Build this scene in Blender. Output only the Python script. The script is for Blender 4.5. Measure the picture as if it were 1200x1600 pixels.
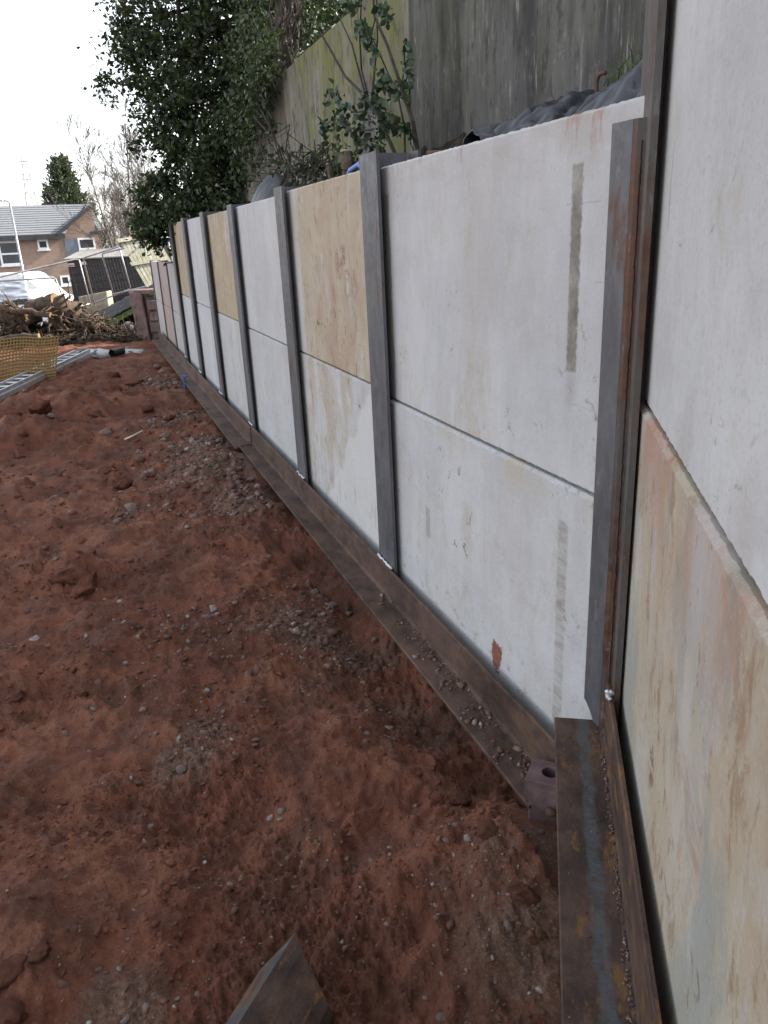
import bpy, bmesh, math, random
import numpy as np
from mathutils import Vector, Matrix

# ------------------------------------------------------------------ clear, camera, world, sun, exposure
for o in list(bpy.data.objects): bpy.data.objects.remove(o, do_unlink=True)
SC = bpy.context.scene
COL = SC.collection
RAD = math.radians
EYE = 1.85
FPX, PITCH, ROLL = 1202.0, RAD(19.8), RAD(2.8)
cF = np.array([0, math.cos(PITCH), -math.sin(PITCH)])
cU0 = np.array([0, math.sin(PITCH), math.cos(PITCH)]); cR0 = np.array([1., 0, 0])
cR = cR0 * math.cos(ROLL) - cU0 * math.sin(ROLL)
cU = cU0 * math.cos(ROLL) + cR0 * math.sin(ROLL)
cam_d = bpy.data.cameras.new('camera'); cam = bpy.data.objects.new('camera', cam_d); COL.objects.link(cam)
cam.matrix_world = Matrix(((cR[0], cU[0], -cF[0], 0), (cR[1], cU[1], -cF[1], 0), (cR[2], cU[2], -cF[2], EYE), (0, 0, 0, 1)))
cam_d.sensor_fit = 'VERTICAL'; cam_d.sensor_height = 36.0; cam_d.lens = FPX / 1600 * 36.0
cam_d.clip_start = 0.02; cam_d.clip_end = 3000
SC.camera = cam
SC.render.resolution_x, SC.render.resolution_y = 768, 1024

SUN_AZ, SUN_EL = 72.0, 31.0          # degrees clockwise from +Y, above the horizon
wd = bpy.data.worlds.new('World'); SC.world = wd; wd.use_nodes = True
wn_ = wd.node_tree.nodes; wl_ = wd.node_tree.links
bg = wn_['Background']; sky = wn_.new('ShaderNodeTexSky'); sky.sky_type = 'NISHITA'; sky.sun_disc = False
sky.sun_elevation = RAD(SUN_EL); sky.sun_rotation = RAD(SUN_AZ)
sky.air_density = 1.0; sky.dust_density = 1.6; sky.ozone_density = 1.0
hs = wn_.new('ShaderNodeHueSaturation'); hs.inputs['Saturation'].default_value = 0.30
wl_.new(sky.outputs[0], hs.inputs['Color']); wl_.new(hs.outputs[0], bg.inputs[0]); bg.inputs[1].default_value = 0.14
sl = bpy.data.lights.new('sun', 'SUN'); sl.energy = 3.2; sl.angle = RAD(0.6); sl.color = (1.0, 0.93, 0.82)
so = bpy.data.objects.new('sun', sl); COL.objects.link(so)
SV = Vector((math.sin(RAD(SUN_AZ)) * math.cos(RAD(SUN_EL)), math.cos(RAD(SUN_AZ)) * math.cos(RAD(SUN_EL)), math.sin(RAD(SUN_EL))))
so.rotation_euler = (-SV).to_track_quat('-Z', 'Y').to_euler(); so.location = (20, 8, 15)
SC.view_settings.view_transform = 'Standard'; SC.view_settings.look = 'None'
SC.view_settings.gamma = 1; SC.view_settings.use_curve_mapping = False
SC.view_settings.exposure = 1.80

# ------------------------------------------------------------------ positions
def ray(px, py): return cF + cR * (px - 600) / FPX - cU * (py - 800) / FPX
def on_z(px, py, z):
    d = ray(px, py); P = d * ((z - EYE) / d[2]); P[2] += EYE; return P
def at_y(px, py, y):
    d = ray(px, py); P = d * (y / d[1]); P[2] += EYE; return P
def uv(a): a = RAD(a); return np.array([math.sin(a), math.cos(a), 0])
D1 = uv(-19.5); N1 = np.array([D1[1], -D1[0], 0]); C1 = np.array([0.59036, 2.04135, 0])
D2 = uv(11.87); N2 = np.array([D2[1], -D2[0], 0]); C2 = np.array([0.627, 1.916, 0])
def wf(t, off, z): return C1 + D1 * t - N1 * off + np.array([0, 0, z])      # long wall: along, towards camera, up
def wn(d, g, z): return C2 + D2 * d + N2 * g + np.array([0, 0, z])          # near wall: along, behind, up
def far_tz(px, py, off=0.0):                                              # pixel -> (t, z) on a plane parallel to the long wall
    P0 = C1 - N1 * off; d = ray(px, py); P = d * ((P0 @ N1) / (d @ N1)); return float((P - C1) @ D1), float(P[2] + EYE)
def near_dz(px, py, g=0.024):
    P0 = C2 + N2 * g; d = ray(px, py); P = d * ((P0 @ N2) / (d @ N2)); return float((P - C2) @ D2), float(P[2] + EYE)
def far_pt(px, py, off):
    t, z = far_tz(px, py, off); return wf(t, off, z)
ANG1 = math.atan2(D1[1], D1[0]); ANG2 = math.atan2(D2[1], D2[0])

# ------------------------------------------------------------------ numpy noise
_rs = np.random.RandomState(7); _perm = np.concatenate([_rs.permutation(512)] * 3)
_ga = _rs.rand(512) * 2 * np.pi; _gx, _gy = np.cos(_ga), np.sin(_ga)
def pn(x, y):
    x = np.asarray(x, float); y = np.asarray(y, float)
    xi = np.floor(x).astype(int); yi = np.floor(y).astype(int); xf = x - xi; yf = y - yi
    def g(ix, iy, fx, fy):
        h = _perm[_perm[ix & 511] + (iy & 511)]; return _gx[h] * fx + _gy[h] * fy
    u = xf ** 3 * (xf * (xf * 6 - 15) + 10); v = yf ** 3 * (yf * (yf * 6 - 15) + 10)
    a = g(xi, yi, xf, yf); b = g(xi + 1, yi, xf - 1, yf); c = g(xi, yi + 1, xf, yf - 1); d = g(xi + 1, yi + 1, xf - 1, yf - 1)
    return ((a + (b - a) * u) * (1 - v) + (c + (d - c) * u) * v) * 1.5
def fbm(x, y, o=4, lac=2.1, gain=0.5):
    s = 0; a = 1.0
    for i in range(o): s = s + a * pn(x + 17.3 * i, y - 9.1 * i); a *= gain; x = x * lac; y = y * lac
    return s
def sstep(a, b, x): t = np.clip((x - a) / (b - a), 0, 1); return t * t * (3 - 2 * t)

# ------------------------------------------------------------------ node materials
class NM:
    def __init__(s, name):
        s.m = bpy.data.materials.new(name); s.m.use_nodes = True; s.t = s.m.node_tree; s.n = s.t.nodes; s.l = s.t.links
        s.b = s.n['Principled BSDF']; s.out = s.n['Material Output']; s._c = None
    def set(s, inp, v):
        if hasattr(v, 'links'): s.l.new(v, inp)
        else:
            if isinstance(v, (tuple, list)) and len(v) == 3 and inp.type == 'RGBA': v = (*v, 1)
            inp.default_value = v
    def co(s):
        if s._c is None: s._c = s.n.new('ShaderNodeTexCoord').outputs['Object']
        return s._c
    def xyz(s, v=None):
        q = s.n.new('ShaderNodeSeparateXYZ'); s.set(q.inputs[0], v or s.co()); return q.outputs
    def mp(s, sc=(1, 1, 1), loc=(0, 0, 0), rot=(0, 0, 0), v=None):
        q = s.n.new('ShaderNodeMapping'); s.set(q.inputs[0], v or s.co())
        q.inputs['Scale'].default_value = sc; q.inputs['Location'].default_value = loc; q.inputs['Rotation'].default_value = rot; return q.outputs[0]
    def noise(s, scale=5, detail=4, rough=0.55, v=None, dist=0.0):
        q = s.n.new('ShaderNodeTexNoise'); s.set(q.inputs['Vector'], v or s.co()); q.inputs['Scale'].default_value = scale
        q.inputs['Detail'].default_value = detail; q.inputs['Roughness'].default_value = rough; q.inputs['Distortion'].default_value = dist; return q.outputs['Fac']
    def vor(s, scale=5, v=None, feat='F1', out='Distance'):
        q = s.n.new('ShaderNodeTexVoronoi'); s.set(q.inputs['Vector'], v or s.co()); q.inputs['Scale'].default_value = scale; q.feature = feat; return q.outputs[out]
    def wave(s, scale=5, v=None, dist=0, dirn='X', det=2):
        q = s.n.new('ShaderNodeTexWave'); s.set(q.inputs['Vector'], v or s.co()); q.inputs['Scale'].default_value = scale
        q.inputs['Distortion'].default_value = dist; q.bands_direction = dirn; q.inputs['Detail'].default_value = det; return q.outputs['Fac']
    def ramp(s, f, stops):
        q = s.n.new('ShaderNodeValToRGB'); s.set(q.inputs[0], f); e = q.color_ramp.elements
        while len(e) < len(stops): e.new(0.5)
        for i, (p, c) in enumerate(stops):
            e[i].position = p
            if not isinstance(c, (tuple, list)): c = (c, c, c)
            e[i].color = (*c, 1)
        return q.outputs[0]
    def sm(s, f, a, b, lo=0.0, hi=1.0):
        q = s.n.new('ShaderNodeMapRange'); q.interpolation_type = 'SMOOTHSTEP'; s.set(q.inputs['Value'], f)
        q.inputs['From Min'].default_value = a; q.inputs['From Max'].default_value = b
        q.inputs['To Min'].default_value = lo; q.inputs['To Max'].default_value = hi; return q.outputs[0]
    def mix(s, f, a, b, mode='MIX'):
        q = s.n.new('ShaderNodeMix'); q.data_type = 'RGBA'; q.blend_type = mode; s.set(q.inputs[0], f); s.set(q.inputs[6], a); s.set(q.inputs[7], b); return q.outputs[2]
    def ma(s, op, a, b=0.0, c=None):
        q = s.n.new('ShaderNodeMath'); q.operation = op; s.set(q.inputs[0], a); s.set(q.inputs[1], b)
        if c is not None: s.set(q.inputs[2], c)
        return q.outputs[0]
    def mul(s, *a):
        r = a[0]
        for b in a[1:]: r = s.ma('MULTIPLY', r, b)
        return r
    def bump(s, h, strength=0.3, dist=0.01, prev=None):
        q = s.n.new('ShaderNodeBump'); s.set(q.inputs['Height'], h); q.inputs['Strength'].default_value = strength; q.inputs['Distance'].default_value = dist
        if prev: s.set(q.inputs['Normal'], prev)
        return q.outputs[0]
    def attr(s, name):
        q = s.n.new('ShaderNodeAttribute'); q.attribute_name = name; return q.outputs['Fac']
    def island(s): return s.n.new('ShaderNodeNewGeometry').outputs['Random Per Island']
    def objrand(s): return s.n.new('ShaderNodeObjectInfo').outputs['Random']
    def box(s, X, Z, x0, x1, z0, z1, soft=0.004, wob=0.01, wsc=25):
        w = s.ma('MULTIPLY', s.ma('SUBTRACT', s.noise(wsc, 3), 0.5), wob)
        Xw = s.ma('ADD', X, w); Zw = s.ma('ADD', Z, s.ma('MULTIPLY', w, 1.5))
        return s.mul(s.sm(Xw, x0 - soft, x0 + soft), s.sm(Xw, x1 + soft, x1 - soft), s.sm(Zw, z0 - soft, z0 + soft), s.sm(Zw, z1 + soft, z1 - soft))
    def fin(s, col, rough=0.8, metal=0.0, normal=None, spec=None):
        s.set(s.b.inputs['Base Color'], col); s.set(s.b.inputs['Roughness'], rough); s.set(s.b.inputs['Metallic'], metal)
        if spec is not None: s.b.inputs['Specular IOR Level'].default_value = spec
        if normal: s.set(s.b.inputs['Normal'], normal)
        return s.m
def simple(name, col, rough=0.7, metal=0.0, var=0.25, sc=8, bump=0.15):
    k = NM(name); n = k.noise(sc, 5)
    c = k.mix(k.sm(n, 0.3, 0.7), tuple(v * (1 - var) for v in col), tuple(min(1, v * (1 + var)) for v in col))
    return k.fin(c, rough, metal, k.bump(k.noise(sc * 6, 3), bump, 0.01))

# ------------------------------------------------------------------ mesh helpers
def link(name, me, mat=None, parent=None, smooth=False, **props):
    o = bpy.data.objects.new(name, me); COL.objects.link(o)
    if mat is not None and not me.materials: me.materials.append(mat)
    if parent is not None: o.parent = parent
    if smooth: me.shade_smooth()
    for k, v in props.items(): o[k] = v
    return o
def np_mesh(name, V, F):
    V = np.asarray(V, np.float32); F = np.asarray(F, np.int32); k = F.shape[1]
    me = bpy.data.meshes.new(name); me.vertices.add(len(V)); me.vertices.foreach_set('co', V.ravel())
    me.loops.add(F.size); me.loops.foreach_set('vertex_index', F.ravel())
    me.polygons.add(len(F)); me.polygons.foreach_set('loop_start', np.arange(0, F.size, k, dtype=np.int32))
    me.update(calc_edges=True); return me
class MB:
    """collects shapes; build() links ONE mesh"""
    def __init__(s): s.v = []; s.f = []
    def add(s, V, F):
        b = len(s.v); s.v += [tuple(map(float, p)) for p in V]; s.f += [tuple(i + b for i in q) for q in F]; return s
    def box(s, x0, x1, y0, y1, z0, z1):
        V = [(x, y, z) for z in (z0, z1) for y in (y0, y1) for x in (x0, x1)]
        return s.add(V, [(0, 2, 3, 1), (4, 5, 7, 6), (0, 1, 5, 4), (2, 6, 7, 3), (0, 4, 6, 2), (1, 3, 7, 5)])
    def obox(s, c, ax, ay, az):          # centre and three half-axis vectors
        c, ax, ay, az = map(np.asarray, (c, ax, ay, az))
        V = [c + ax * i + ay * j + az * k for k in (-1, 1) for j in (-1, 1) for i in (-1, 1)]
        return s.add(V, [(0, 2, 3, 1), (4, 5, 7, 6), (0, 1, 5, 4), (2, 6, 7, 3), (0, 4, 6, 2), (1, 3, 7, 5)])
    def bar(s, a, b, w, h, up=(0, 0, 1)):
        a, b, up = np.array(a, float), np.array(b, float), np.array(up, float)
        d = b - a; L = np.linalg.norm(d); d = d / L
        if abs(d @ up) > 0.98: up = np.array([1., 0, 0])
        sx = np.cross(d, up); sx /= np.linalg.norm(sx); u = np.cross(sx, d)
        return s.obox((a + b) / 2, d * L / 2, sx * w / 2, u * h / 2)
    def tube(s, pts, rad, n=6, cap=True):
        P = [np.array(p, float) for p in pts]; m = len(P)
        if not hasattr(rad, '__len__'): rad = [rad] * m
        V = []; prev = None
        for i in range(m):
            d = P[min(i + 1, m - 1)] - P[max(i - 1, 0)]; d = d / (np.linalg.norm(d) + 1e-9)
            if prev is None:
                ref = np.array([0, 0, 1.]) if abs(d[2]) < 0.9 else np.array([1., 0, 0]); a = np.cross(d, ref)
            else: a = prev - d * (prev @ d)
            a = a / (np.linalg.norm(a) + 1e-9); b = np.cross(d, a); prev = a
            for k in range(n):
                th = 2 * math.pi * k / n; V.append(P[i] + (a * math.cos(th) + b * math.sin(th)) * rad[i])
        F = []
        for i in range(m - 1):
            for k in range(n):
                k2 = (k + 1) % n; F.append((i * n + k, i * n + k2, (i + 1) * n + k2, (i + 1) * n + k))
        if cap: F.append(tuple(range(n))[::-1]); F.append(tuple((m - 1) * n + k for k in range(n)))
        return s.add(V, F)
    def prism(s, poly, axis_a, axis_b):   # poly points (3d) swept from +axis_a to +axis_b
        k = len(poly); A = [np.asarray(p, float) + np.asarray(axis_a) for p in poly]; B = [np.asarray(p, float) + np.asarray(axis_b) for p in poly]
        F = [tuple(range(k))[::-1], tuple(range(k, 2 * k))] + [(i, (i + 1) % k, k + (i + 1) % k, k + i) for i in range(k)]
        return s.add(A + B, F)
    def build(s, name, mat=None, parent=None, smooth=False, bevel=0.0, seg=1, **props):
        me = bpy.data.meshes.new(name); me.from_pydata(s.v, [], s.f)
        bm = bmesh.new(); bm.from_mesh(me); bmesh.ops.recalc_face_normals(bm, faces=bm.faces)
        if bevel: bmesh.ops.bevel(bm, geom=[e for e in bm.edges if e.is_manifold and e.calc_face_angle(0) > 0.5], offset=bevel, segments=seg, affect='EDGES', profile=0.5)
        bm.to_mesh(me); bm.free(); me.update()
        return link(name, me, mat, parent, smooth, **props)
def empty(name, loc, rz=0.0, **props):
    o = bpy.data.objects.new(name, None); COL.objects.link(o); o.location = loc; o.rotation_euler = (0, 0, rz); o.empty_display_size = 0.1
    for k, v in props.items(): o[k] = v
    return o
def ico(sub):
    bm = bmesh.new(); bmesh.ops.create_icosphere(bm, subdivisions=sub, radius=1.0)
    V = np.array([v.co[:] for v in bm.verts]); F = np.array([[v.index for v in f.verts] for f in bm.faces]); bm.free(); return V, F
ICO = {i: ico(i) for i in (1, 2, 3)}
def rand_rot(rs, n):
    q = rs.normal(size=(n, 4)); q /= np.linalg.norm(q, axis=1)[:, None]; w, x, y, z = q.T
    return np.stack([np.stack([1 - 2 * (y * y + z * z), 2 * (x * y - z * w), 2 * (x * z + y * w)], -1),
                     np.stack([2 * (x * y + z * w), 1 - 2 * (x * x + z * z), 2 * (y * z - x * w)], -1),
                     np.stack([2 * (x * z - y * w), 2 * (y * z + x * w), 1 - 2 * (x * x + y * y)], -1)], 1)
def pebbles(P, R, rs, sub=1, flat=0.7, rough=0.28):
    """many small stones as one vertex/face array"""
    V0, F0 = ICO[sub]; n = len(P); M = rand_rot(rs, n)
    sh = 1 + rs.normal(size=(n, len(V0), 1)) * rough * 0.6
    sc = np.stack([rs.uniform(0.75, 1.3, n), rs.uniform(0.75, 1.3, n), rs.uniform(0.55, 0.95, n)], -1)
    V = np.einsum('nij,nkj->nki', M, V0[None] * sh * sc[:, None, :]); V[:, :, 2] *= flat
    V = V * R[:, None, None] + P[:, None, :]
    F = F0[None] + (np.arange(n) * len(V0))[:, None, None]
    return V.reshape(-1, 3), F.reshape(-1, 3)
def stone_mesh(name, seed, sub=2, rough=0.22, flat=0.75):
    rs = np.random.RandomState(seed); V, F = ICO[sub]; V = V.copy()
    for _ in range(7):                                                   # chop facets
        d = rs.normal(size=3); d /= np.linalg.norm(d); h = rs.uniform(0.55, 0.85); q = V @ d; V = V - np.outer(np.maximum(q - h, 0), d)
    V *= (1 + rs.normal(size=(len(V), 1)) * rough * 0.15) * np.array([rs.uniform(.8, 1.25), rs.uniform(.8, 1.25), flat])
    return np_mesh(name, V, F)
def leaf_arrays(C, size, rs, up_bias=0.0, aspect=0.5, fold=0.25, axis=None):
    n = len(C); a = rs.normal(size=(n, 3)) if axis is None else axis + rs.normal(size=(n, 3)) * 0.5
    a[:, 2] -= up_bias; a /= np.linalg.norm(a, axis=1)[:, None]
    b = np.cross(a, rs.normal(size=(n, 3))); b /= np.linalg.norm(b, axis=1)[:, None]; c = np.cross(a, b)
    s = (size * rs.uniform(0.6, 1.3, n))[:, None]
    V = np.stack([C, C + a * s * 0.5 + b * s * aspect * .5 + c * s * fold * .5, C + a * s, C + a * s * 0.5 - b * s * aspect * .5 + c * s * fold * .5], 1)
    return V.reshape(-1, 3), (np.arange(n)[:, None] * 4 + np.arange(4)[None])
def round_leaves(C, size, rs, up_bias=0.0, aspect=0.8, fold=0.2):
    n = len(C); a = rs.normal(size=(n, 3)); a[:, 2] -= up_bias; a /= np.linalg.norm(a, axis=1)[:, None]
    b = np.cross(a, rs.normal(size=(n, 3))); b /= np.linalg.norm(b, axis=1)[:, None]; c = np.cross(a, b); s = (size * rs.uniform(0.55, 1.3, n))[:, None]; w = s * aspect * .5; f = s * fold
    P = [C, C + a * s, C + a * s * .78 + b * w * .62 + c * f * .6, C + a * s * .30 + b * w + c * f, C + a * s * .30 - b * w + c * f, C + a * s * .78 - b * w * .62 + c * f * .6]
    o = np.arange(n)[:, None] * 6; return np.stack(P, 1).reshape(-1, 3), np.concatenate([o + np.array([[0, 3, 2, 1]]), o + np.array([[0, 1, 5, 4]])])
def joined(parts):
    V = []; F = []; b = 0
    for v, f in parts: V.append(v); F.append(f + b); b += len(v)
    return np.concatenate(V), np.concatenate(F)

# ------------------------------------------------------------------ shared materials
def soil_colour(k):
    n1 = k.noise(1.3, 5, 0.6); n2 = k.noise(9, 6, 0.65); n3 = k.noise(60, 3, 0.6)
    c = k.ramp(n1, [(0.34, (0.130, 0.048, 0.027)), (0.5, (0.200, 0.075, 0.042)), (0.64, (0.265, 0.115, 0.068))])
    c = k.mix(k.sm(k.noise(2.6, 7, 0.7, k.mp((1, 1, 1), (7, 3, 0))), 0.47, 0.59, 0, 0.60), c, (0.090, 0.040, 0.026)); c = k.mix(k.sm(n2, 0.40, 0.56, 0.5, 0.0), c, (0.085, 0.033, 0.023))
    c = k.mix(k.sm(n3, 0.55, 0.75, 0, 0.45), c, (0.27, 0.125, 0.085))
    return c, n2, n3
k = NM('red_soil'); c, n2, n3 = soil_colour(k)
gm = k.attr('grit'); gn = k.noise(24, 5, 0.7)
gfac = k.mul(k.sm(k.ma('ADD', k.ma('MULTIPLY', gm, 0.75), k.ma('MULTIPLY', gn, 0.7)), 0.62, 1.0), 0.75)
gcol = k.ramp(k.noise(90, 3, 0.7), [(0.35, (0.11, 0.062, 0.042)), (0.55, (0.175, 0.115, 0.085)), (0.75, (0.29, 0.24, 0.20))])
c = k.mix(gfac, c, gcol)
tarm = k.attr('tarmac'); c = k.mix(tarm, c, k.ramp(k.noise(30, 4), [(0.3, (0.10, 0.095, 0.09)), (0.7, (0.17, 0.16, 0.15))]))
b1 = k.bump(k.noise(9, 10, 0.78), 0.7, 0.05); b2 = k.bump(k.noise(60, 6, 0.7), 0.65, 0.012, b1); b2 = k.bump(k.vor(95), 0.5, 0.006, b2)
M_SOIL = k.fin(c, k.sm(n2, 0.3, 0.7, 0.75, 0.95), 0, b2, 0.25)
k = NM('soil_clod'); c, n2, n3 = soil_colour(k); M_CLOD = k.fin(k.mix(k.ma('MULTIPLY', k.island(), 0.5), c, (0.105, 0.042, 0.029)), 0.95, 0, k.bump(k.noise(50, 5, 0.7), 0.8, 0.012), 0.2)
k = NM('grey_gravel'); c = k.ramp(k.island(), [(0.0, (0.06, 0.036, 0.03)), (0.4, (0.11, 0.075, 0.064)), (0.7, (0.19, 0.165, 0.148)), (0.93, (0.27, 0.25, 0.23)), (1.0, (0.42, 0.40, 0.37))])
c = k.mix(k.sm(k.noise(55, 4), 0.38, 0.60, 0.15, 0.8), c, (0.14, 0.062, 0.042)); M_GRAVEL = k.fin(c, 0.9, 0, k.bump(k.noise(120, 4), 0.5, 0.004), 0.3)
k = NM('pale_rubble'); n = k.noise(14, 6, 0.7); c = k.mix(k.objrand(), (0.36, 0.34, 0.31), (0.24, 0.20, 0.17))
c = k.mix(k.sm(n, 0.40, 0.62, 0.15, 0.85), c, (0.15, 0.07, 0.048)); M_RUBBLE = k.fin(c, 0.92, 0, k.bump(k.noise(35, 7, 0.7), 0.7, 0.02), 0.25)

def steel(name, grey=(0.105, 0.108, 0.118), rust=0.35, sx=1.0):
    k = NM(name); n = k.noise(4, 9, 0.74, k.mp((2, 2, 0.6))); f = k.noise(22, 5, 0.7)
    c = k.mix(k.sm(n, 0.3, 0.7), tuple(g * 0.72 for g in grey), tuple(g * 1.35 for g in grey))
    rc = k.ramp(f, [(0.3, (0.05, 0.026, 0.018)), (0.55, (0.105, 0.052, 0.03)), (0.75, (0.17, 0.085, 0.04))])
    rf = k.sm(k.ma('ADD', k.ma('MULTIPLY', n, 0.6), k.ma('MULTIPLY', k.noise(6, 5, 0.7, k.mp((1.5, 1.5, 0.35), (3, 1, 7))), 0.6)), 0.72 - rust * 0.3, 0.85 - rust * 0.3)
    c = k.mix(rf, c, rc)
    sc = k.sm(k.noise(14, 5, 0.75, k.mp((1, 1, 0.45), (9, 2, 4))), 0.68, 0.74, 0, 0.5); c = k.mix(sc, c, (0.33, 0.33, 0.34)); c = k.mix(k.sm(k.noise(30, 6, 0.7, k.mp((1, 1, .3), (2, 7, 1))), .60, .66, 0, .5), c, (0.20, 0.20, 0.21))
    return k.fin(c, k.sm(f, 0.3, 0.7, 0.42, 0.68), 0.25, k.bump(k.noise(70, 4, 0.6), 0.12, 0.004))
M_TALL = steel('tall_post_steel', (0.10, 0.095, 0.09), rust=0.5); M_POST = steel('mill_scale_steel', rust=0.34); M_POST_EDGE = steel('post_steel_rusted', (0.085, 0.082, 0.082), rust=0.75)
def rusty(name, dusty=0.4, orange=0.3, seed=0.0, stripe=None):
    k = NM(name); st = k.mp((1.6, 4, 4), (seed, 0, 0)); n = k.noise(6, 9, 0.75, k.mp((1, 1.4, 1.4), (seed, 2, 1))); s = k.noise(5, 8, 0.72, st)
    c = k.ramp(n, [(0.36, (0.028, 0.018, 0.015)), (0.5, (0.064, 0.039, 0.030)), (0.64, (0.115, 0.068, 0.046))])
    c = k.mix(k.sm(s, 0.53, 0.64, 0, orange), c, (0.20, 0.098, 0.028))
    d = k.noise(2.4, 8, 0.72, k.mp((1, 1.5, 1.5), (5, seed, 2)))
    c = k.mix(k.sm(d, 0.44, 0.60, 0, dusty), c, (0.145, 0.088, 0.070))
    c = k.mix(k.sm(k.noise(30, 5, 0.7, k.mp((1, 1, 1), (seed, 0, 0))), 0.6, 0.72, 0, 0.6), c, (0.028, 0.02, 0.018))
    if stripe:
        X, Y, Z = k.xyz(); w = k.ma('MULTIPLY', k.ma('SUBTRACT', k.noise(9, 5, 0.75, k.mp((2.2, 1, 1))), 0.5), 0.05); Yw = k.ma('ADD', Y, w)
        m = k.mul(k.sm(Yw, stripe[0] - .008, stripe[0] + .006), k.sm(Yw, stripe[1] + .008, stripe[1] - .006), k.sm(k.noise(50, 3, 0.6, k.mp((3, .5, 1))), 0.25, 0.6, 0.45, 1))
        c = k.mix(k.ma('MULTIPLY', m, k.sm(k.noise(35, 5, .75), .3, .62, .35, .95)), c, (0.085, 0.094, 0.10))
    return k.fin(c, 0.72, 0.12, k.bump(k.noise(60, 7, 0.75), 0.45, 0.006), 0.35)
M_WALE = rusty('rusty_waling_steel', 0.55, 0.18, 1.0)
M_WALE_FAR = rusty('dusty_waling_steel', 0.75, 0.05, 4.0)
M_WALE_NEAR = rusty('rusty_waling_striped', 0.1, 0.75, 7.0, stripe=(0.055, 0.085))
M_RUST = rusty('dark_rust', 0.2, 0.4, 11.0)
M_OFFCUT = rusty('offcut_steel', 0.0, 0.8, 15.0)
k = NM('weld'); M_WELD = k.fin(k.mix(k.noise(60, 3), (0.35, 0.35, 0.36), (0.75, 0.75, 0.77)), 0.35, 0.7, k.bump(k.noise(120, 3), 0.8, 0.006))

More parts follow.
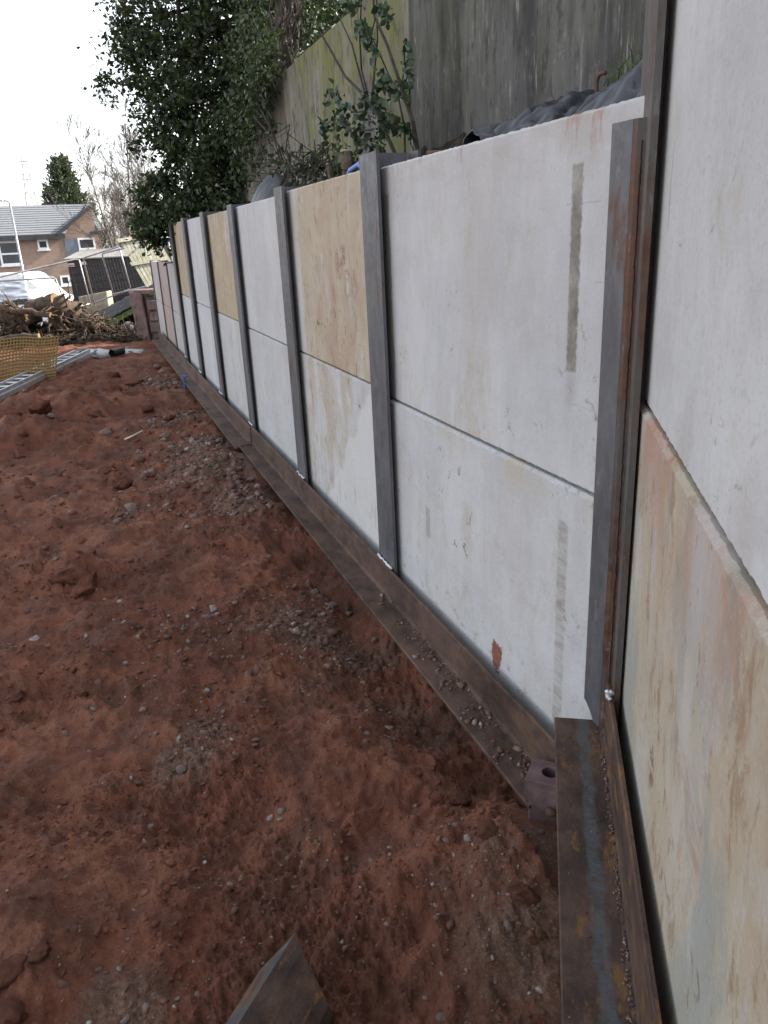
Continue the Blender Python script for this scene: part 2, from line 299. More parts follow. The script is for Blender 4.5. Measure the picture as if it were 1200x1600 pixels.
def panel_mat(name, ochre=0.2, pink=0.1, dirt=0.3, seed=0.0, base=(0.50, 0.505, 0.512), green=0.0, marks=None, xs=0.55):
    k = NM(name); X, Y, Z = k.xyz(); k._c = k.mp((xs, 1, 1)); XS = k.xyz()[0]
    wob = k.noise(2.2, 3, 0.5, k.mp((1, 1, 1), (seed, 4, 4)))
    q = k.n.new('ShaderNodeCombineXYZ'); k.set(q.inputs[0], k.ma('ADD', XS, k.ma('MULTIPLY', wob, 0.10))); k.set(q.inputs[1], Y); k.set(q.inputs[2], Z); W = q.outputs[0]
    big = k.noise(1.5, 9, 0.70, k.mp((1.0, 1, 0.7), (seed, 0, seed), v=W)); st = k.noise(3.4, 10, 0.74, k.mp((2.2, 1, 0.28), (seed * 3, 1, 0), v=W))
    fine = k.noise(9, 7, 0.75, k.mp((2.6, 1, 0.75), (0, 0, seed), v=W)); mot = k.noise(6, 7, 0.72, k.mp((1, 1, 0.8), (seed, 2, 8)))
    c = k.mix(k.sm(big, 0.32, 0.68), tuple(b * 0.86 for b in base), tuple(b * 1.08 for b in base))
    c = k.mix(k.sm(st, 0.40, 0.62, 0, 0.38), c, tuple(b * 0.74 for b in base))
    c = k.mix(k.sm(fine, 0.40, 0.75, 0, 0.40), c, tuple(b * 1.12 for b in base))
    f = k.ma('ADD', k.ma('ADD', k.ma('MULTIPLY', st, 0.40), k.ma('MULTIPLY', big, 0.55)), k.ma('MULTIPLY', mot, 0.16)); lo = 0.640 - 0.24 * ochre
    oc = k.mix(k.sm(mot, 0.3, 0.7), (0.42, 0.35, 0.23), (0.36, 0.27, 0.15)); oc = k.mix(k.sm(fine, 0.5, 0.72, 0, 0.55), oc, tuple(b * 0.95 for b in base))
    om = k.sm(f, lo, lo + 0.105); c = k.mix(k.ma('MULTIPLY', om, min(0.95, 0.30 + ochre * 0.6)), c, oc)
    if ochre > 0.3:
        fl = k.mul(k.ma('MAXIMUM', k.sm(k.noise(13, 8, 0.75, k.mp((2.0, 1, 0.42), (seed, 3, 3), v=W)), 0.555, 0.64), k.sm(k.noise(5, 8, 0.75, k.mp((2.0, 1, 0.30), (seed, 7, 3), v=W)), 0.56, 0.64)), om); c = k.mix(k.ma('MULTIPLY', fl, 0.75), c, (0.235, 0.14, 0.07))
        wf_ = k.sm(k.noise(2.0, 9, 0.72, k.mp((2.4, 1, 0.35), (seed, 8, 1), v=W)), 0.55, 0.62); c = k.mix(k.ma('MULTIPLY', wf_, 0.75), c, tuple(b * 1.02 for b in base))
    c = k.mix(k.mul(k.sm(k.noise(7, 8, 0.75, k.mp((1.6, 1, 0.5), (seed, 6, 6), v=W)), 0.56, 0.66), 0.35 + 0.3 * ochre), c, (0.40, 0.345, 0.255))
    mud = k.mul(k.sm(k.noise(20, 6, 0.72, k.mp((1.2, 1, 0.8), (seed, 1, 9))), 0.56, 0.63), k.sm(Z, 0.62, 0.30)); c = k.mix(k.ma('MULTIPLY', mud, 0.45), c, (0.24, 0.15, 0.115))
    pore = k.sm(k.vor(170, k.mp((1, 1, 1), (seed, 0, 0))), 0.16, 0.06); c = k.mix(k.mul(pore, k.sm(k.noise(9, 3), 0.45, 0.6), 0.55), c, (0.2, 0.19, 0.18))
    if green: c = k.mix(k.sm(k.noise(2.4, 6, 0.68, k.mp((2.2, 1, 0.35), (4, 0, seed), v=W)), 0.49, 0.58, 0, green), c, k.mix(mot, (0.23, 0.255, 0.235), (0.33, 0.335, 0.30)))
    c = k.mix(k.sm(k.noise(2.0, 6, 0.68, k.mp((1.8, 1, 0.5), (seed, 9, 2), v=W)), 0.48, 0.64, 0, pink), c, (0.36, 0.23, 0.17))
    sp = k.mul(k.sm(k.noise(26, 5, 0.65, k.mp((1.5, 1, 0.8), (seed, 0, 3)), 0.8), 0.595, 0.66), k.sm(k.noise(3.2, 4, 0.55, k.mp((1, 1, 0.6), (seed, 5, 5))), 0.52, 0.64))
    c = k.mix(k.ma('MULTIPLY', sp, min(1, dirt * 1.9)), c, (0.15, 0.12, 0.095))
    c = k.mix(k.sm(mot, 0.50, 0.74, 0, dirt * 0.6), c, (0.33, 0.315, 0.29))
    if marks: c = marks(k, c, X, Z)
    gr = k.noise(130, 4, 0.75, k.mp((1.3, 1, 0.8))); c = k.mix(k.sm(gr, 0.52, 0.70, 0, 0.22), c, (0.22, 0.21, 0.195)); c = k.mix(k.sm(gr, 0.48, 0.32, 0, 0.16), c, (0.62, 0.62, 0.61))
    return k.fin(c, 0.85, 0, k.bump(k.noise(45, 6, 0.7, k.mp((1.4, 1, 0.8))), 0.16, 0.006, k.bump(fine, 0.12, 0.01)), 0.3)

# ------------------------------------------------------------------ terrain
FRONT = [(0.0, 0.0)]
BUMPS = [(20, 690, .16, .5), (70, 640, .22, .5), (130, 645, .15, .4), (180, 630, .11, .5), (230, 590, .10, .5), (60, 720, -.05, .6), (100, 890, .09, .18),
         (85, 822, .08, .10), (130, 900, .05, .2), (10, 1060, .06, .25), (640, 1200, .07, .28), (790, 1330, .09, .28), (860, 1420, .12, .3), (30, 1500, .09, .25), (10, 1380, .06, .2),
         (330, 1290, -.03, .25), (470, 1180, .04, .3), (200, 1000, .03, .35), (120, 1150, -.03, .3), (520, 880, .03, .3), (100, 590, .12, .7), (220, 562, .12, .8), (345, 745, .10, .5)]
BP = [(on_z(a, b, 0.0), h, r) for a, b, h, r in BUMPS]
SCUFF = [(*on_z(px, py, 0.0)[:2], r_, a0, a1) for px, py, r_, a0, a1 in ((500, 1345, .12, -.7, .9), (400, 1335, .14, -.5, .8), (620, 1320, .2, 1.9, 2.9), (300, 1080, .3, .4, 1.2))]
def H(x, y, detail=True):
    x = np.asarray(x, float); y = np.asarray(y, float)
    t = (x - C1[0]) * D1[0] + (y - C1[1]) * D1[1]; off = -((x - C1[0]) * N1[0] + (y - C1[1]) * N1[1])
    r = np.hypot(x, y)
    h = -1.55 * sstep(19, 37, y) * 1.0
    h = h - 0.10 * np.exp(-((off - .22) / .2) ** 2) * sstep(-.2, .4, t) * (1 - sstep(2.2, 3.2, t))
    h = h + 0.05 * np.exp(-((off - .45) / .3) ** 2) * sstep(2.6, 3.4, t) * (1 - sstep(5.5, 6.5, t))
    h = h + .10 * np.abs(fbm(x * 2.1 + 3, y * 2.1, 4, gain=.6)) * sstep(6.5, 8.5, y) * (1 - sstep(13, 15, y)) * sstep(.9, 1.6, off)
    for P, a, s in BP: h = h + a * np.exp(-((x - P[0]) ** 2 + (y - P[1]) ** 2) / (s * s))
    if detail:
        k = np.clip(1 - (r - 22) / 12, 0.0, 1)
        h = h + k * (0.045 * fbm(x * .9, y * .9, 3) + 0.034 * fbm(x * 3.1 + 5, y * 3.1, 4, gain=.6) - 0.022 * np.abs(fbm(x * 4.5, y * 4.5 + 3, 4, gain=.6)) - 0.018 * np.abs(fbm(x * 13, y * 13 - 4, 4, gain=.7)) * (.15 + 1.2 * sstep(-.15, .5, pn(x * 1.1, y * 1.1 + 8))) + .008 * np.abs(fbm(x * 31, y * 31, 2, gain=.7)) * sstep(-.2, .4, pn(x * 1.3 + 9, y * 1.3)))
        cl = fbm(x * 7.3 + 40, y * 7.3, 3); h = h + k * 0.05 * np.clip(cl - .35, 0, 1) * (0.4 + 1.0 * sstep(-.2, .5, pn(x * .8 + 3, y * .8)))
    for (sx, sy, sr, a0, a1) in SCUFF:
        dx, dy = x - sx, y - sy; rr_ = np.hypot(dx, dy); an = np.arctan2(dy, dx); h = h - .016 * np.exp(-((rr_ - sr) / .018) ** 2) * sstep(a0 - .15, a0 + .15, an) * (1 - sstep(a1 - .15, a1 + .15, an))
    cap = np.where((off < .30) & (t > -.4) & (t < 15), 0.085, 9.0); h = np.minimum(h, cap)
    h = np.where((off < 0) & (y < 18), np.minimum(h, 0.0), h)
    return h
def Hs(x, y): return float(H(np.array([x]), np.array([y]))[0])
def ground_pt(px, py):
    z = 0.0
    for _ in range(6): P = on_z(px, py, z); z = Hs(P[0], P[1])
    return on_z(px, py, z)
th = np.concatenate([np.radians(np.arange(-180, -40, 4.)), np.radians(np.arange(-40, 30, 0.16)), np.radians(np.arange(30, 180, 4.))])
rr = np.concatenate([[0.02, .3, .55], np.exp(np.linspace(math.log(.75), math.log(24), 640)), np.exp(np.linspace(math.log(24.6), math.log(1500), 60))])
TH, RR = np.meshgrid(th, rr); GX = RR * np.sin(TH); GY = RR * np.cos(TH); GZ = H(GX, GY)
nt, nr = len(th), len(rr); ii = np.arange(nr - 1)[:, None]; jj = np.arange(nt)[None]; j2 = (jj + 1) % nt
F = np.stack([ii * nt + jj, ii * nt + j2, (ii + 1) * nt + j2, (ii + 1) * nt + jj], -1).reshape(-1, 4)[:, ::-1]
gme = np_mesh('ground', np.stack([GX, GY, GZ], -1).reshape(-1, 3), F)
GRIT = [(350, 745, .55, 1.0), (385, 790, .4, .9), (330, 700, .5, .9), (450, 960, .30, .9), (500, 980, .28, .9), (570, 1000, .25, .8), (640, 1080, .3, .6), (290, 1180, .22, .9), (320, 1130, .2, .8),
        (200, 1590, .16, 1.0), (820, 1510, .28, .8), (760, 1420, .25, .6), (840, 1350, .2, .7), (300, 990, .3, .5), (200, 800, .18, .6), (470, 1320, .15, .5), (690, 1120, .25, .6), (320, 1370, .15, .5),
        (265, 600, .5, .8), (300, 650, .5, .7), (560, 1420, .3, .4), (240, 1050, .3, .4), (520, 900, .3, .5)]
GP = [(on_z(a, b, 0.0), s, w) for a, b, s, w in GRIT]
def grit(x, y):
    m = np.zeros_like(x)
    for P, s, w in GP: m = np.maximum(m, w * np.exp(-((x - P[0]) ** 2 + (y - P[1]) ** 2) / (s * s)))
    return m
at = gme.attributes.new('grit', 'FLOAT', 'POINT'); at.data.foreach_set('value', grit(GX.ravel(), GY.ravel()).astype(np.float32))
at = gme.attributes.new('tarmac', 'FLOAT', 'POINT'); at.data.foreach_set('value', sstep(22, 25, GY.ravel()).astype(np.float32))
link('ground', gme, M_SOIL, smooth=True, kind='structure')

# ------------------------------------------------------------------ long panel wall
LW = empty('retaining_wall', C1, ANG1, label='long retaining wall of pale concrete panels slotted between grey steel posts', category='wall')
PT = 2.12                         # top of the upper panels
SEAM = 1.155
def panel_mesh(t0, t1, front, thick, z0, z1, seed, ch=0.008, chip_top=0.0, chip_bot=0.0, n=260):
    rs = np.random.RandomState(seed); ts = np.linspace(t0, t1, n); V = []
    def cn(a): return a * np.clip(.35 + .9 * fbm(np.linspace(0, (t1 - t0) * 26, n) + seed * 3.7, np.zeros(n) + seed, 4, gain=.62), 0, 2.2)
    ct = ch + cn(chip_top); cb = ch * .6 + cn(chip_bot); wv = cn(0.0025)
    for i, t in enumerate(ts):
        e = 0.003 if i in (0, n - 1) else 0.0; f = front - e; b = front - thick
        V += [(t, b, z0), (t, f - cb[i], z0), (t, f, z0 + cb[i]), (t, f, z1 - ct[i]), (t, f - ct[i] * 1.2, z1 - wv[i]), (t, b, z1 - wv[i])]
    F = []
    for i in range(n - 1):
        for q in range(6): a = i * 6 + q; b = i * 6 + (q + 1) % 6; F.append((a, b, b + 6, a + 6))
    F += [tuple(range(6)), tuple((n - 1) * 6 + q for q in range(6))]
    return V, F
def mk_panel(parent, nm, t0, t1, front, z0, z1, seed, mat, chip_top=0.003, chip_bot=0.002, thick=0.115, **props):
    m = MB(); m.add(*panel_mesh(t0, t1, front, thick, z0, z1, seed, chip_top=chip_top, chip_bot=chip_bot)); return m.build(nm, mat, parent, **props)

# stains with a shape of their own, measured on the photograph
sA = [far_tz(888, 256), far_tz(905, 256), far_tz(891, 582), far_tz(906, 582)]
stA = ((sA[1][0] + sA[3][0]) / 2, (sA[0][0] + sA[2][0]) / 2, sA[2][1], sA[0][1])
def marks_A_up(k, c, X, Z):
    m = k.box(X, Z, stA[0], stA[1], stA[2], stA[3], .006, .024, 34)
    mc = k.ramp(k.noise(9, 6, 0.7, k.mp((1.5, 1, .7))), [(0.36, (0.115, 0.095, 0.072)), (0.5, (0.20, 0.185, 0.155)), (0.64, (0.33, 0.315, 0.28))])
    c = k.mix(k.ma('MULTIPLY', m, 0.92), c, mc)
    m = k.box(X, Z, stA[0] + .01, stA[1] - .01, stA[2] - .10, stA[2], .03, .01, 20); c = k.mix(k.ma('MULTIPLY', m, .5), c, (0.25, 0.24, 0.22))
    top = k.mul(k.sm(Z, PT - .22, PT - .02), k.sm(k.noise(6, 5, .65, k.mp((1, 1, 1.6))), .38, .62)); c = k.mix(k.ma('MULTIPLY', top, .55), c, (0.40, 0.36, 0.33))
    rs_ = k.mul(k.sm(Z, PT - .16, PT), k.sm(k.noise(9, 5, .65, k.mp((2.2, 1, .35), (3, 3, 3))), .56, .68)); c = k.mix(k.ma('MULTIPLY', rs_, .75), c, (0.32, 0.17, 0.115))
    ed = k.box(X, Z, 1.40, 1.56, 1.2, PT - .10, .006, .05, 14); c = k.mix(k.ma('MULTIPLY', ed, .0), c, (0.3, 0.3, 0.3))
    e2 = k.mul(k.sm(k.ma('ADD', X, k.ma('MULTIPLY', k.noise(4, 5, .7), .10)), 1.565, 1.575), k.sm(Z, PT - .10, PT - .12)); c = k.mix(k.ma('MULTIPLY', e2, .75), c, (0.26, 0.235, 0.215))
    for (a, b) in (((885, 316), (940, 318)), ((930, 440), (945, 442)), ((884, 515), (904, 517)), ((888, 632), (932, 641))):
        p, q = far_tz(*a), far_tz(*b); zm = (p[1] + q[1]) / 2; m = k.box(X, Z, min(p[0], q[0]), max(p[0], q[0]), zm - .0012, zm + .0012, .0012, .010, 12); c = k.mix(k.ma('MULTIPLY', m, .4), c, (.2, .19, .18))
    return c
lA = [far_tz(868, 805), far_tz(886, 805), far_tz(876, 1120), far_tz(887, 1120)]
st2 = ((lA[1][0] + lA[3][0]) / 2, (lA[0][0] + lA[2][0]) / 2, lA[2][1] - .05, lA[0][1])
rp = far_tz(779, 1024)
def marks_A_low(k, c, X, Z):
    m = k.box(X, Z, st2[0], st2[1], st2[2], st2[3], .006, .012, 30)
    g = k.sm(k.noise(24, 5, .65, k.mp((.8, 1, 1.9), (2, 0, 0))), .36, .64, 0.25, 1.0)       # smeared stencil print, past reading
    c = k.mix(k.mul(m, g, k.sm(k.noise(3, 3), .3, .6, .45, .8)), c, (0.225, 0.20, 0.17))
    dx = k.ma('SUBTRACT', X, rp[0]); dz = k.ma('MULTIPLY', k.ma('SUBTRACT', Z, rp[1]), .8)
    d = k.ma('SQRT', k.ma('ADD', k.ma('MULTIPLY', dx, dx), k.ma('MULTIPLY', dz, dz)))
    d = k.ma('ADD', d, k.ma('MULTIPLY', k.ma('SUBTRACT', k.noise(22, 6, .72, k.mp((1.6, 1, .8))), .5), .13)); c = k.mix(k.sm(d, .050, .036), c, (0.20, 0.075, 0.048))
    p, q = far_tz(668, 790), far_tz(676, 842); m = k.box(X, Z, q[0], p[0], q[1], p[1], .006, .02, 35); c = k.mix(k.ma('MULTIPLY', m, .6), c, (.27, .25, .22))
    sm_ = k.mul(k.sm(Z, SEAM - .20, SEAM - .01), k.sm(k.noise(5, 5, .6, k.mp((1.3, 1, .5), (1, 1, 1))), .5, .68)); c = k.mix(k.ma('MULTIPLY', sm_, .55), c, (0.46, 0.385, 0.27))
    return c
POSTS = [1.62, 3.30, 5.08, 6.74, 8.40, 9.95]
ends = [-0.13] + POSTS
#          ochre pink dirt seed
UP = [(.22, .14, .45, 1.0), (.78, .55, .55, 2.3), (.24, .12, .5, 3.1), (1.0, .5, .95, 4.4), (.10, .15, .25, 5.2), (1.05, .4, .95, 6.6)]
LO = [(.26, .10, .45, 7.7), (.48, .2, .7, 8.1), (.22, .2, .35, 9.4), (.45, .12, .35, 10.2), (.10, .05, .2, 11.9), (.08, .05, .2, 12.5)]
tops = [PT, PT + .012, PT, PT - .005, PT + .004, PT + .012]; seams = [SEAM - .022, SEAM, SEAM - .004, SEAM + .01, SEAM + .012, SEAM + .03]
def marks_B_up(k, c, X, Z):
    for (px, py, w, h, o) in ((533, 412, .10, .16, .9), (548, 440, .09, .14, .7), (522, 460, .03, .12, .8), (527, 285, .05, .14, .5), (545, 310, .06, .10, .4)):
        p = far_tz(px, py); m = k.box(X, Z, p[0] - w, p[0] + w, p[1] - h / 2, p[1] + h / 2, .04, .10, 10); g = k.sm(k.noise(14, 8, .75, k.mp((1.5, 1, .6), (px * .1, 0, 0))), .47, .58); c = k.mix(k.mul(m, g, o), c, (0.24, 0.105, 0.07))
    e = k.mul(k.sm(k.ma('ADD', X, k.ma('MULTIPLY', k.noise(3, 5, .7, k.mp((1, 1, .8))), .25)), 3.16, 3.24), k.sm(Z, 2.0, 1.6, .5, 1)); return k.mix(k.ma('MULTIPLY', e, .85), c, (0.50, 0.50, 0.505))
def marks_B_low(k, c, X, Z):
    # whitewash lifted off: bright corner with a feathered lower hem
    p = far_tz(540, 690); u = k.ma('ADD', k.ma('MULTIPLY', k.ma('SUBTRACT', X, p[0]), -1.0), k.ma('MULTIPLY', k.ma('SUBTRACT', p[1], Z), 1.1))
    u = k.ma('ADD', u, k.ma('MULTIPLY', k.ma('SUBTRACT', k.noise(5, 5, .65, k.mp((2, 1, .6))), .5), .45))
    c = k.mix(k.sm(u, .02, .10, 0, .8), c, (0.56, 0.56, 0.555))
    f2 = k.mul(k.sm(k.noise(16, 4, .6, k.mp((3.2, 1, .35))), .55, .66), k.sm(Z, .62, .42)); return k.mix(k.ma('MULTIPLY', f2, .55), c, (.26, .23, .18))
for i in range(6):
    t0, t1 = ends[i] + (.012 if i else 0), ends[i + 1] - .012
    mu = panel_mat('panel_upper_%d' % i, *UP[i], marks=marks_A_up if i == 0 else (marks_B_up if i == 1 else None), base=(0.50, .505, .512) if i != 4 else (.51, .52, .53))
    ml = panel_mat('panel_lower_%d' % i, *LO[i], marks=marks_A_low if i == 0 else (marks_B_low if i == 1 else None))
    lab = {1: 'tan stained upper panel with reddish rust blotches', 3: 'ochre stained upper panel', 5: 'yellow ochre stained upper panel'}.get(i)
    o = mk_panel(LW, 'concrete_panel', t0, t1, 0.0, seams[i] + .004, tops[i], 20 + i, mu, .003, .004)
    if lab: o['label'] = lab
    o = mk_panel(LW, 'concrete_panel', t0, t1, 0.010 if i == 0 else 0.003, 0.12, seams[i] - .004, 40 + i, ml, .007 if i == 0 else .003, .002)
    if i == 0: o['label'] = 'lower white panel with smeared stencil print and red mud splash'
# low end bays
lows = [far_tz(261, 450)[0] - .25, far_tz(248.5, 450)[0] - .3, far_tz(238, 455)[0] - .3]
lows = [11.55, 13.15, 14.75]
LZ = far_tz(250, 410)[1]
for i, (a, b) in enumerate(((9.95, lows[0]), (lows[0], lows[1]), (lows[1], lows[2]))):
    m1 = panel_mat('panel_low_end_%d' % i, (.1, .3, .1)[i], (.1, .8, .15)[i], .2, 14.0 + i, base=(.44, .41, .40) if i != 1 else (.38, .31, .29))
    mk_panel(LW, 'concrete_panel', a + .012, b - .012, 0.0, .86, LZ, 60 + i, m1); mk_panel(LW, 'concrete_panel', a + .012, b - .012, 0.002, .12, .852, 70 + i, m1)
def ibeam(h=.2, w=.2, tf=.014, tw=.010, r=.008):
    hw, tw2 = w / 2, tw / 2; y1 = h / 2; y0 = y1 - tf
    q = [(hw, y1), (hw, y0), (tw2 + r, y0), (tw2 + r * .3, y0 - r * .3), (tw2, y0 - r)]; p = q + [(x, -y) for x, y in q[::-1]]; return p + [(-x, y) for x, y in p[::-1]]
def post(parent, t, front, z0, z1, w=.2, name='steel_post', mat=None, h=.2, **props):
    m = MB(); m.prism([(t + x, front - h / 2 + y, 0) for x, y in ibeam(h, w)], (0, 0, z0), (0, 0, z1)); return m.build(name, mat or M_POST, parent, bevel=0, **props)
for i, t in enumerate(POSTS):
    p = post(LW, t, .050, -.3, (PT + .055, PT + .035, PT + .02, PT + .03, PT + .03, PT + .03)[i], w=(.215, .21, .2, .2, .2, .2)[i])
    m = MB(); rs = random.Random(i)
    pts = [(t - .095 + .19 * j / 9, .058 + rs.uniform(-.004, .004), .306 + rs.uniform(-.006, .006)) for j in range(10)]
    m.tube(pts, [rs.uniform(.005, .010) for _ in pts], 6); m.build('weld_bead', M_WELD, p, smooth=True)
for t in lows: post(LW, t, .02, -.3, LZ + .01, w=.1)
# welded retaining angle at the bend
m = MB(); a0, a1 = -.152, -.075
prof = [(a1, .475 + .055), (a1 - .012, .475 + .048), (a1 - .032, .475 + .03), (a1 - .05, .4785), (a0, .4785), (a0, 2.065), (a1, 2.065)]
m.prism([(x, 0, z) for x, z in prof], (0, .040, 0), (0, .052, 0)); ang = m.build('corner_angle', M_POST, LW, label='grey steel angle welded at the bend of the wall')
m = MB(); m.prism([(a0 - .001, .052, 0), (a0 - .012, .049, 0), (a0 - .026, .036, 0), (a0 - .034, .022, 0), (a0 - .024, .016, 0), (a0 - .012, .030, 0), (a0 - .001, .040, 0)], (0, 0, .479), (0, 0, 2.065)); m.build('return_leg', M_POST_EDGE, ang)
m = MB(); rs = random.Random(5); pts = [(a0 - .022 + rs.uniform(-.0008, .0008), .044 + rs.uniform(-.001, .001), .52 + 1.5 * j / 140) for j in range(141)]
m.tube(pts, [rs.uniform(.0015, .0035) for _ in pts], 5); m.build('weld_bead', M_WALE, ang, smooth=True)
# waling angle, two lengths
def angle_sec(y_in, out, zleg, ztop, th=.012, r=.012):
    return [(y_in - th, zleg - th), (y_in + out, zleg - th), (y_in + out, zleg - .003), (y_in + out - .003, zleg), (y_in + r, zleg), (y_in + r * .3, zleg + r * .3), (y_in, zleg + r), (y_in, ztop - .004), (y_in - .004, ztop), (y_in - th, ztop)]
bc0 = on_z(823, 1236, .2); TBK = float((bc0 - C1) @ D1)
m = MB(); m.prism([(0, y, z) for y, z in [(.061, .128), (.073, .128), (.073, .296), (.069, .30), (.061, .30)]], (-.24, 0, 0), (TBK - .001, 0, 0)); m.build('waling_upstand', M_WALE, LW)
m = MB(); m.prism([(0, y, z) for y, z in angle_sec(.073, .125, .14, .30)], (TBK, 0, 0), (5.02, 0, 0)); w1 = m.build('waling_angle', M_WALE, LW, label='dusty brown waling angle along the foot of the panels')
m = MB(); m.prism([(0, y, z) for y, z in angle_sec(.080, .150, .115, .285)], (5.03, 0, 0), (14.3, 0, 0)); m.build('waling_angle', M_WALE_FAR, LW)
m = MB(); m.box(4.96, 5.09, .083, .19, .1405, .1465); m.build('joint_plate', M_RUST, LW)

# ------------------------------------------------------------------ near taller wall, turning towards the camera
NW = empty('near_retaining_wall', C2, ANG2, label='taller concrete panel wall turning towards the viewer at the corner post', category='wall')
NS = 1.85 - .415                 # seam
p0 = near_dz(1048, 700); p1 = near_dz(1075, 870); pk = near_dz(1130, 960); pk2 = near_dz(1170, 1300)
def marks_near_low(k, c, X, Z):
    s = k.mul(k.sm(Z, NS - .32, NS - .01), k.sm(k.noise(4, 5, .6, k.mp((2.5, 1, .5), (2, 2, 5))), .44, .62)); c = k.mix(k.ma('MULTIPLY', s, .75), c, (0.36, 0.20, 0.135))
    cor = k.mul(k.sm(X, -.25, .12), k.sm(Z, NS - .16, NS)); c = k.mix(k.ma('MULTIPLY', cor, .7), c, (0.33, 0.19, 0.13))
    a, b = near_dz(1128, 905), near_dz(1180, 1300)                        # long pinkish runs
    u = k.ma('ADD', X, k.ma('MULTIPLY', k.ma('SUBTRACT', Z, a[1]), -(b[0] - a[0]) / (b[1] - a[1]))); u = k.ma('ADD', u, k.ma('MULTIPLY', k.noise(3, 3), .03))
    r1 = k.mul(k.sm(u, a[0] - .008, a[0] + .012), k.sm(u, a[0] + .045, a[0] + .025), k.sm(Z, b[1] - .1, b[1] + .25)); c = k.mix(k.ma('MULTIPLY', r1, .6), c, (0.38, 0.21, 0.14))
    q = near_dz(1075, 1255); m = k.box(X, Z, q[0] - .10, q[0] + .10, q[1] - .045, q[1] + .045, .03, .14, 9); g = k.sm(k.noise(16, 6, .7, k.mp((1, 1, 2.2)), 1.5), .46, .60); c = k.mix(k.mul(m, g, .75), c, (0.33, 0.22, 0.17))
    wv = near_dz(1075, 1130); w = k.mul(k.sm(k.ma('ABSOLUTE', k.ma('SUBTRACT', X, wv[0])), .15, .05), k.sm(k.noise(3, 5, .6, k.mp((3, 1, .3), (1, 7, 1))), .38, .6)); c = k.mix(k.ma('MULTIPLY', w, .6), c, (0.47, 0.46, 0.46))
    sp = k.mul(k.sm(k.noise(34, 5, .65, k.mp((2.4, 1, .6), (9, 0, 3))), .62, .68), k.sm(k.noise(4, 3, .5, k.mp((1.6, 1, .5), (2, 5, 5))), .48, .64)); return k.mix(k.ma('MULTIPLY', sp, .8), c, (0.24, 0.15, 0.075))
def marks_near_up(k, c, X, Z):
    s = k.mul(k.sm(k.noise(20, 3, .5, k.mp((3, 1, .16), (1, 0, 6))), .70, .73), k.sm(k.noise(2, 2), .45, .55)); c = k.mix(k.ma('MULTIPLY', s, .7), c, (.2, .19, .17))
    e = k.mul(k.sm(X, -.33, -.10), k.sm(k.noise(3, 5, .6, k.mp((2.4, 1, .3), (8, 0, 0))), .45, .62)); c = k.mix(k.ma('MULTIPLY', e, .45), c, (.40, .385, .35))
    s2 = k.mul(k.sm(Z, NS + .22, NS), k.sm(k.noise(7, 5, .6, k.mp((2, 1, .6), (3, 0, 0))), .5, .66)); return k.mix(k.ma('MULTIPLY', s2, .4), c, (.38, .33, .30))
m_nl = panel_mat('panel_near_lower', .70, .22, .7, 36.0, base=(.45, .445, .43), green=.8, marks=marks_near_low, xs=.40)
m_nu = panel_mat('panel_near_upper', .20, .03, .35, 33.0, base=(.53, .535, .535), marks=marks_near_up, xs=.4)
# local y is towards the camera side, so "behind" is negative
for j, (a, b) in enumerate(((-1.79, -.018), (-3.6, -1.83))):
    mk_panel(NW, 'concrete_panel', a, b, -.036, NS + .003, NS + 1.30, 80 + j, m_nu, .003, .004)
    mk_panel(NW, 'concrete_panel', a, b, -.024, .18, NS - .004, 84 + j, m_nl, .0042, .002)
def npost(d, z1): 
    m = MB(); m.prism([(d + x, -.10 + y, 0) for x, y in ibeam(.2, .24, .016)], (0, 0, -.3), (0, 0, z1)); return m.build('steel_post', M_TALL, NW)
np1 = npost(-.01, 2.95); npost(-1.81, 2.95)
m = MB(); m.prism([(0, y, z) for y, z in angle_sec(.014, .138, .475, .635)], (-3.0, 0, 0), (-.004, 0, 0)); nwal = m.build('waling_angle', M_WALE_NEAR, NW, label='rust brown waling angle with blue grey stripe')
# near end of upstand stops at the post: weld spatter
m = MB(); rs = random.Random(3)
for j in range(9):
    V, Fq = ICO[1]; c = np.array([-.135 + rs.uniform(-.014, .014), .010 + rs.uniform(-.004, .008), .640 + rs.uniform(-.012, .022)]); m.add(V * np.array([rs.uniform(.005, .010)] * 3) + c, [tuple(f) for f in Fq])
m.build('weld_bead', M_WELD, np1, smooth=True)
# grit caught on the waling angles
rs = np.random.RandomState(12)
def grit_object(name, P, R, label, seed, mat=M_GRAVEL):
    V, Fq = pebbles(P, R, np.random.RandomState(seed), 1, .7, .55); return link(name, np_mesh(name, V, Fq), mat, kind='stuff', label=label, category='gravel')
n = 420; d = rs.uniform(-1.6, -.05, n); dens = rs.rand(n); y = .020 + np.abs(rs.normal(0, .006, n)); keep = pn(d * 5, d * 0) + dens * .8 > .15; d, y = d[keep], y[keep]
P = C2 + D2 * d[:, None] - N2 * y[:, None]; P[:, 2] = .479; extra = 40; d2 = rs.uniform(-1.5, -.1, extra); y2 = rs.uniform(.03, .14, extra); P2 = C2 + D2 * d2[:, None] - N2 * y2[:, None]; P2[:, 2] = .476
R = np.concatenate([rs.uniform(.0016, .0042, len(d)), rs.uniform(.001, .0025, extra)])
grit_object('loose_grit', np.concatenate([P, P2]), R, 'line of fine grit caught in the corner of the striped rusty angle', 5)
n = 700; t = np.abs(rs.normal(.55, .6, n)) - .1; o_ = .078 + rs.rand(n) ** 1.6 * .115; keep = pn(t * 7, o_ * 14) + rs.rand(n) * .6 > .15; t, o_ = t[keep], o_[keep]
P = C1 + D1 * t[:, None] - N1 * o_[:, None]; P[:, 2] = .142; grit_object('loose_grit', P, np.exp(rs.normal(math.log(.0030), .8, len(t))).clip(.001, .020), 'scattered stone chips lying on the dusty waling angle of the long wall', 6)

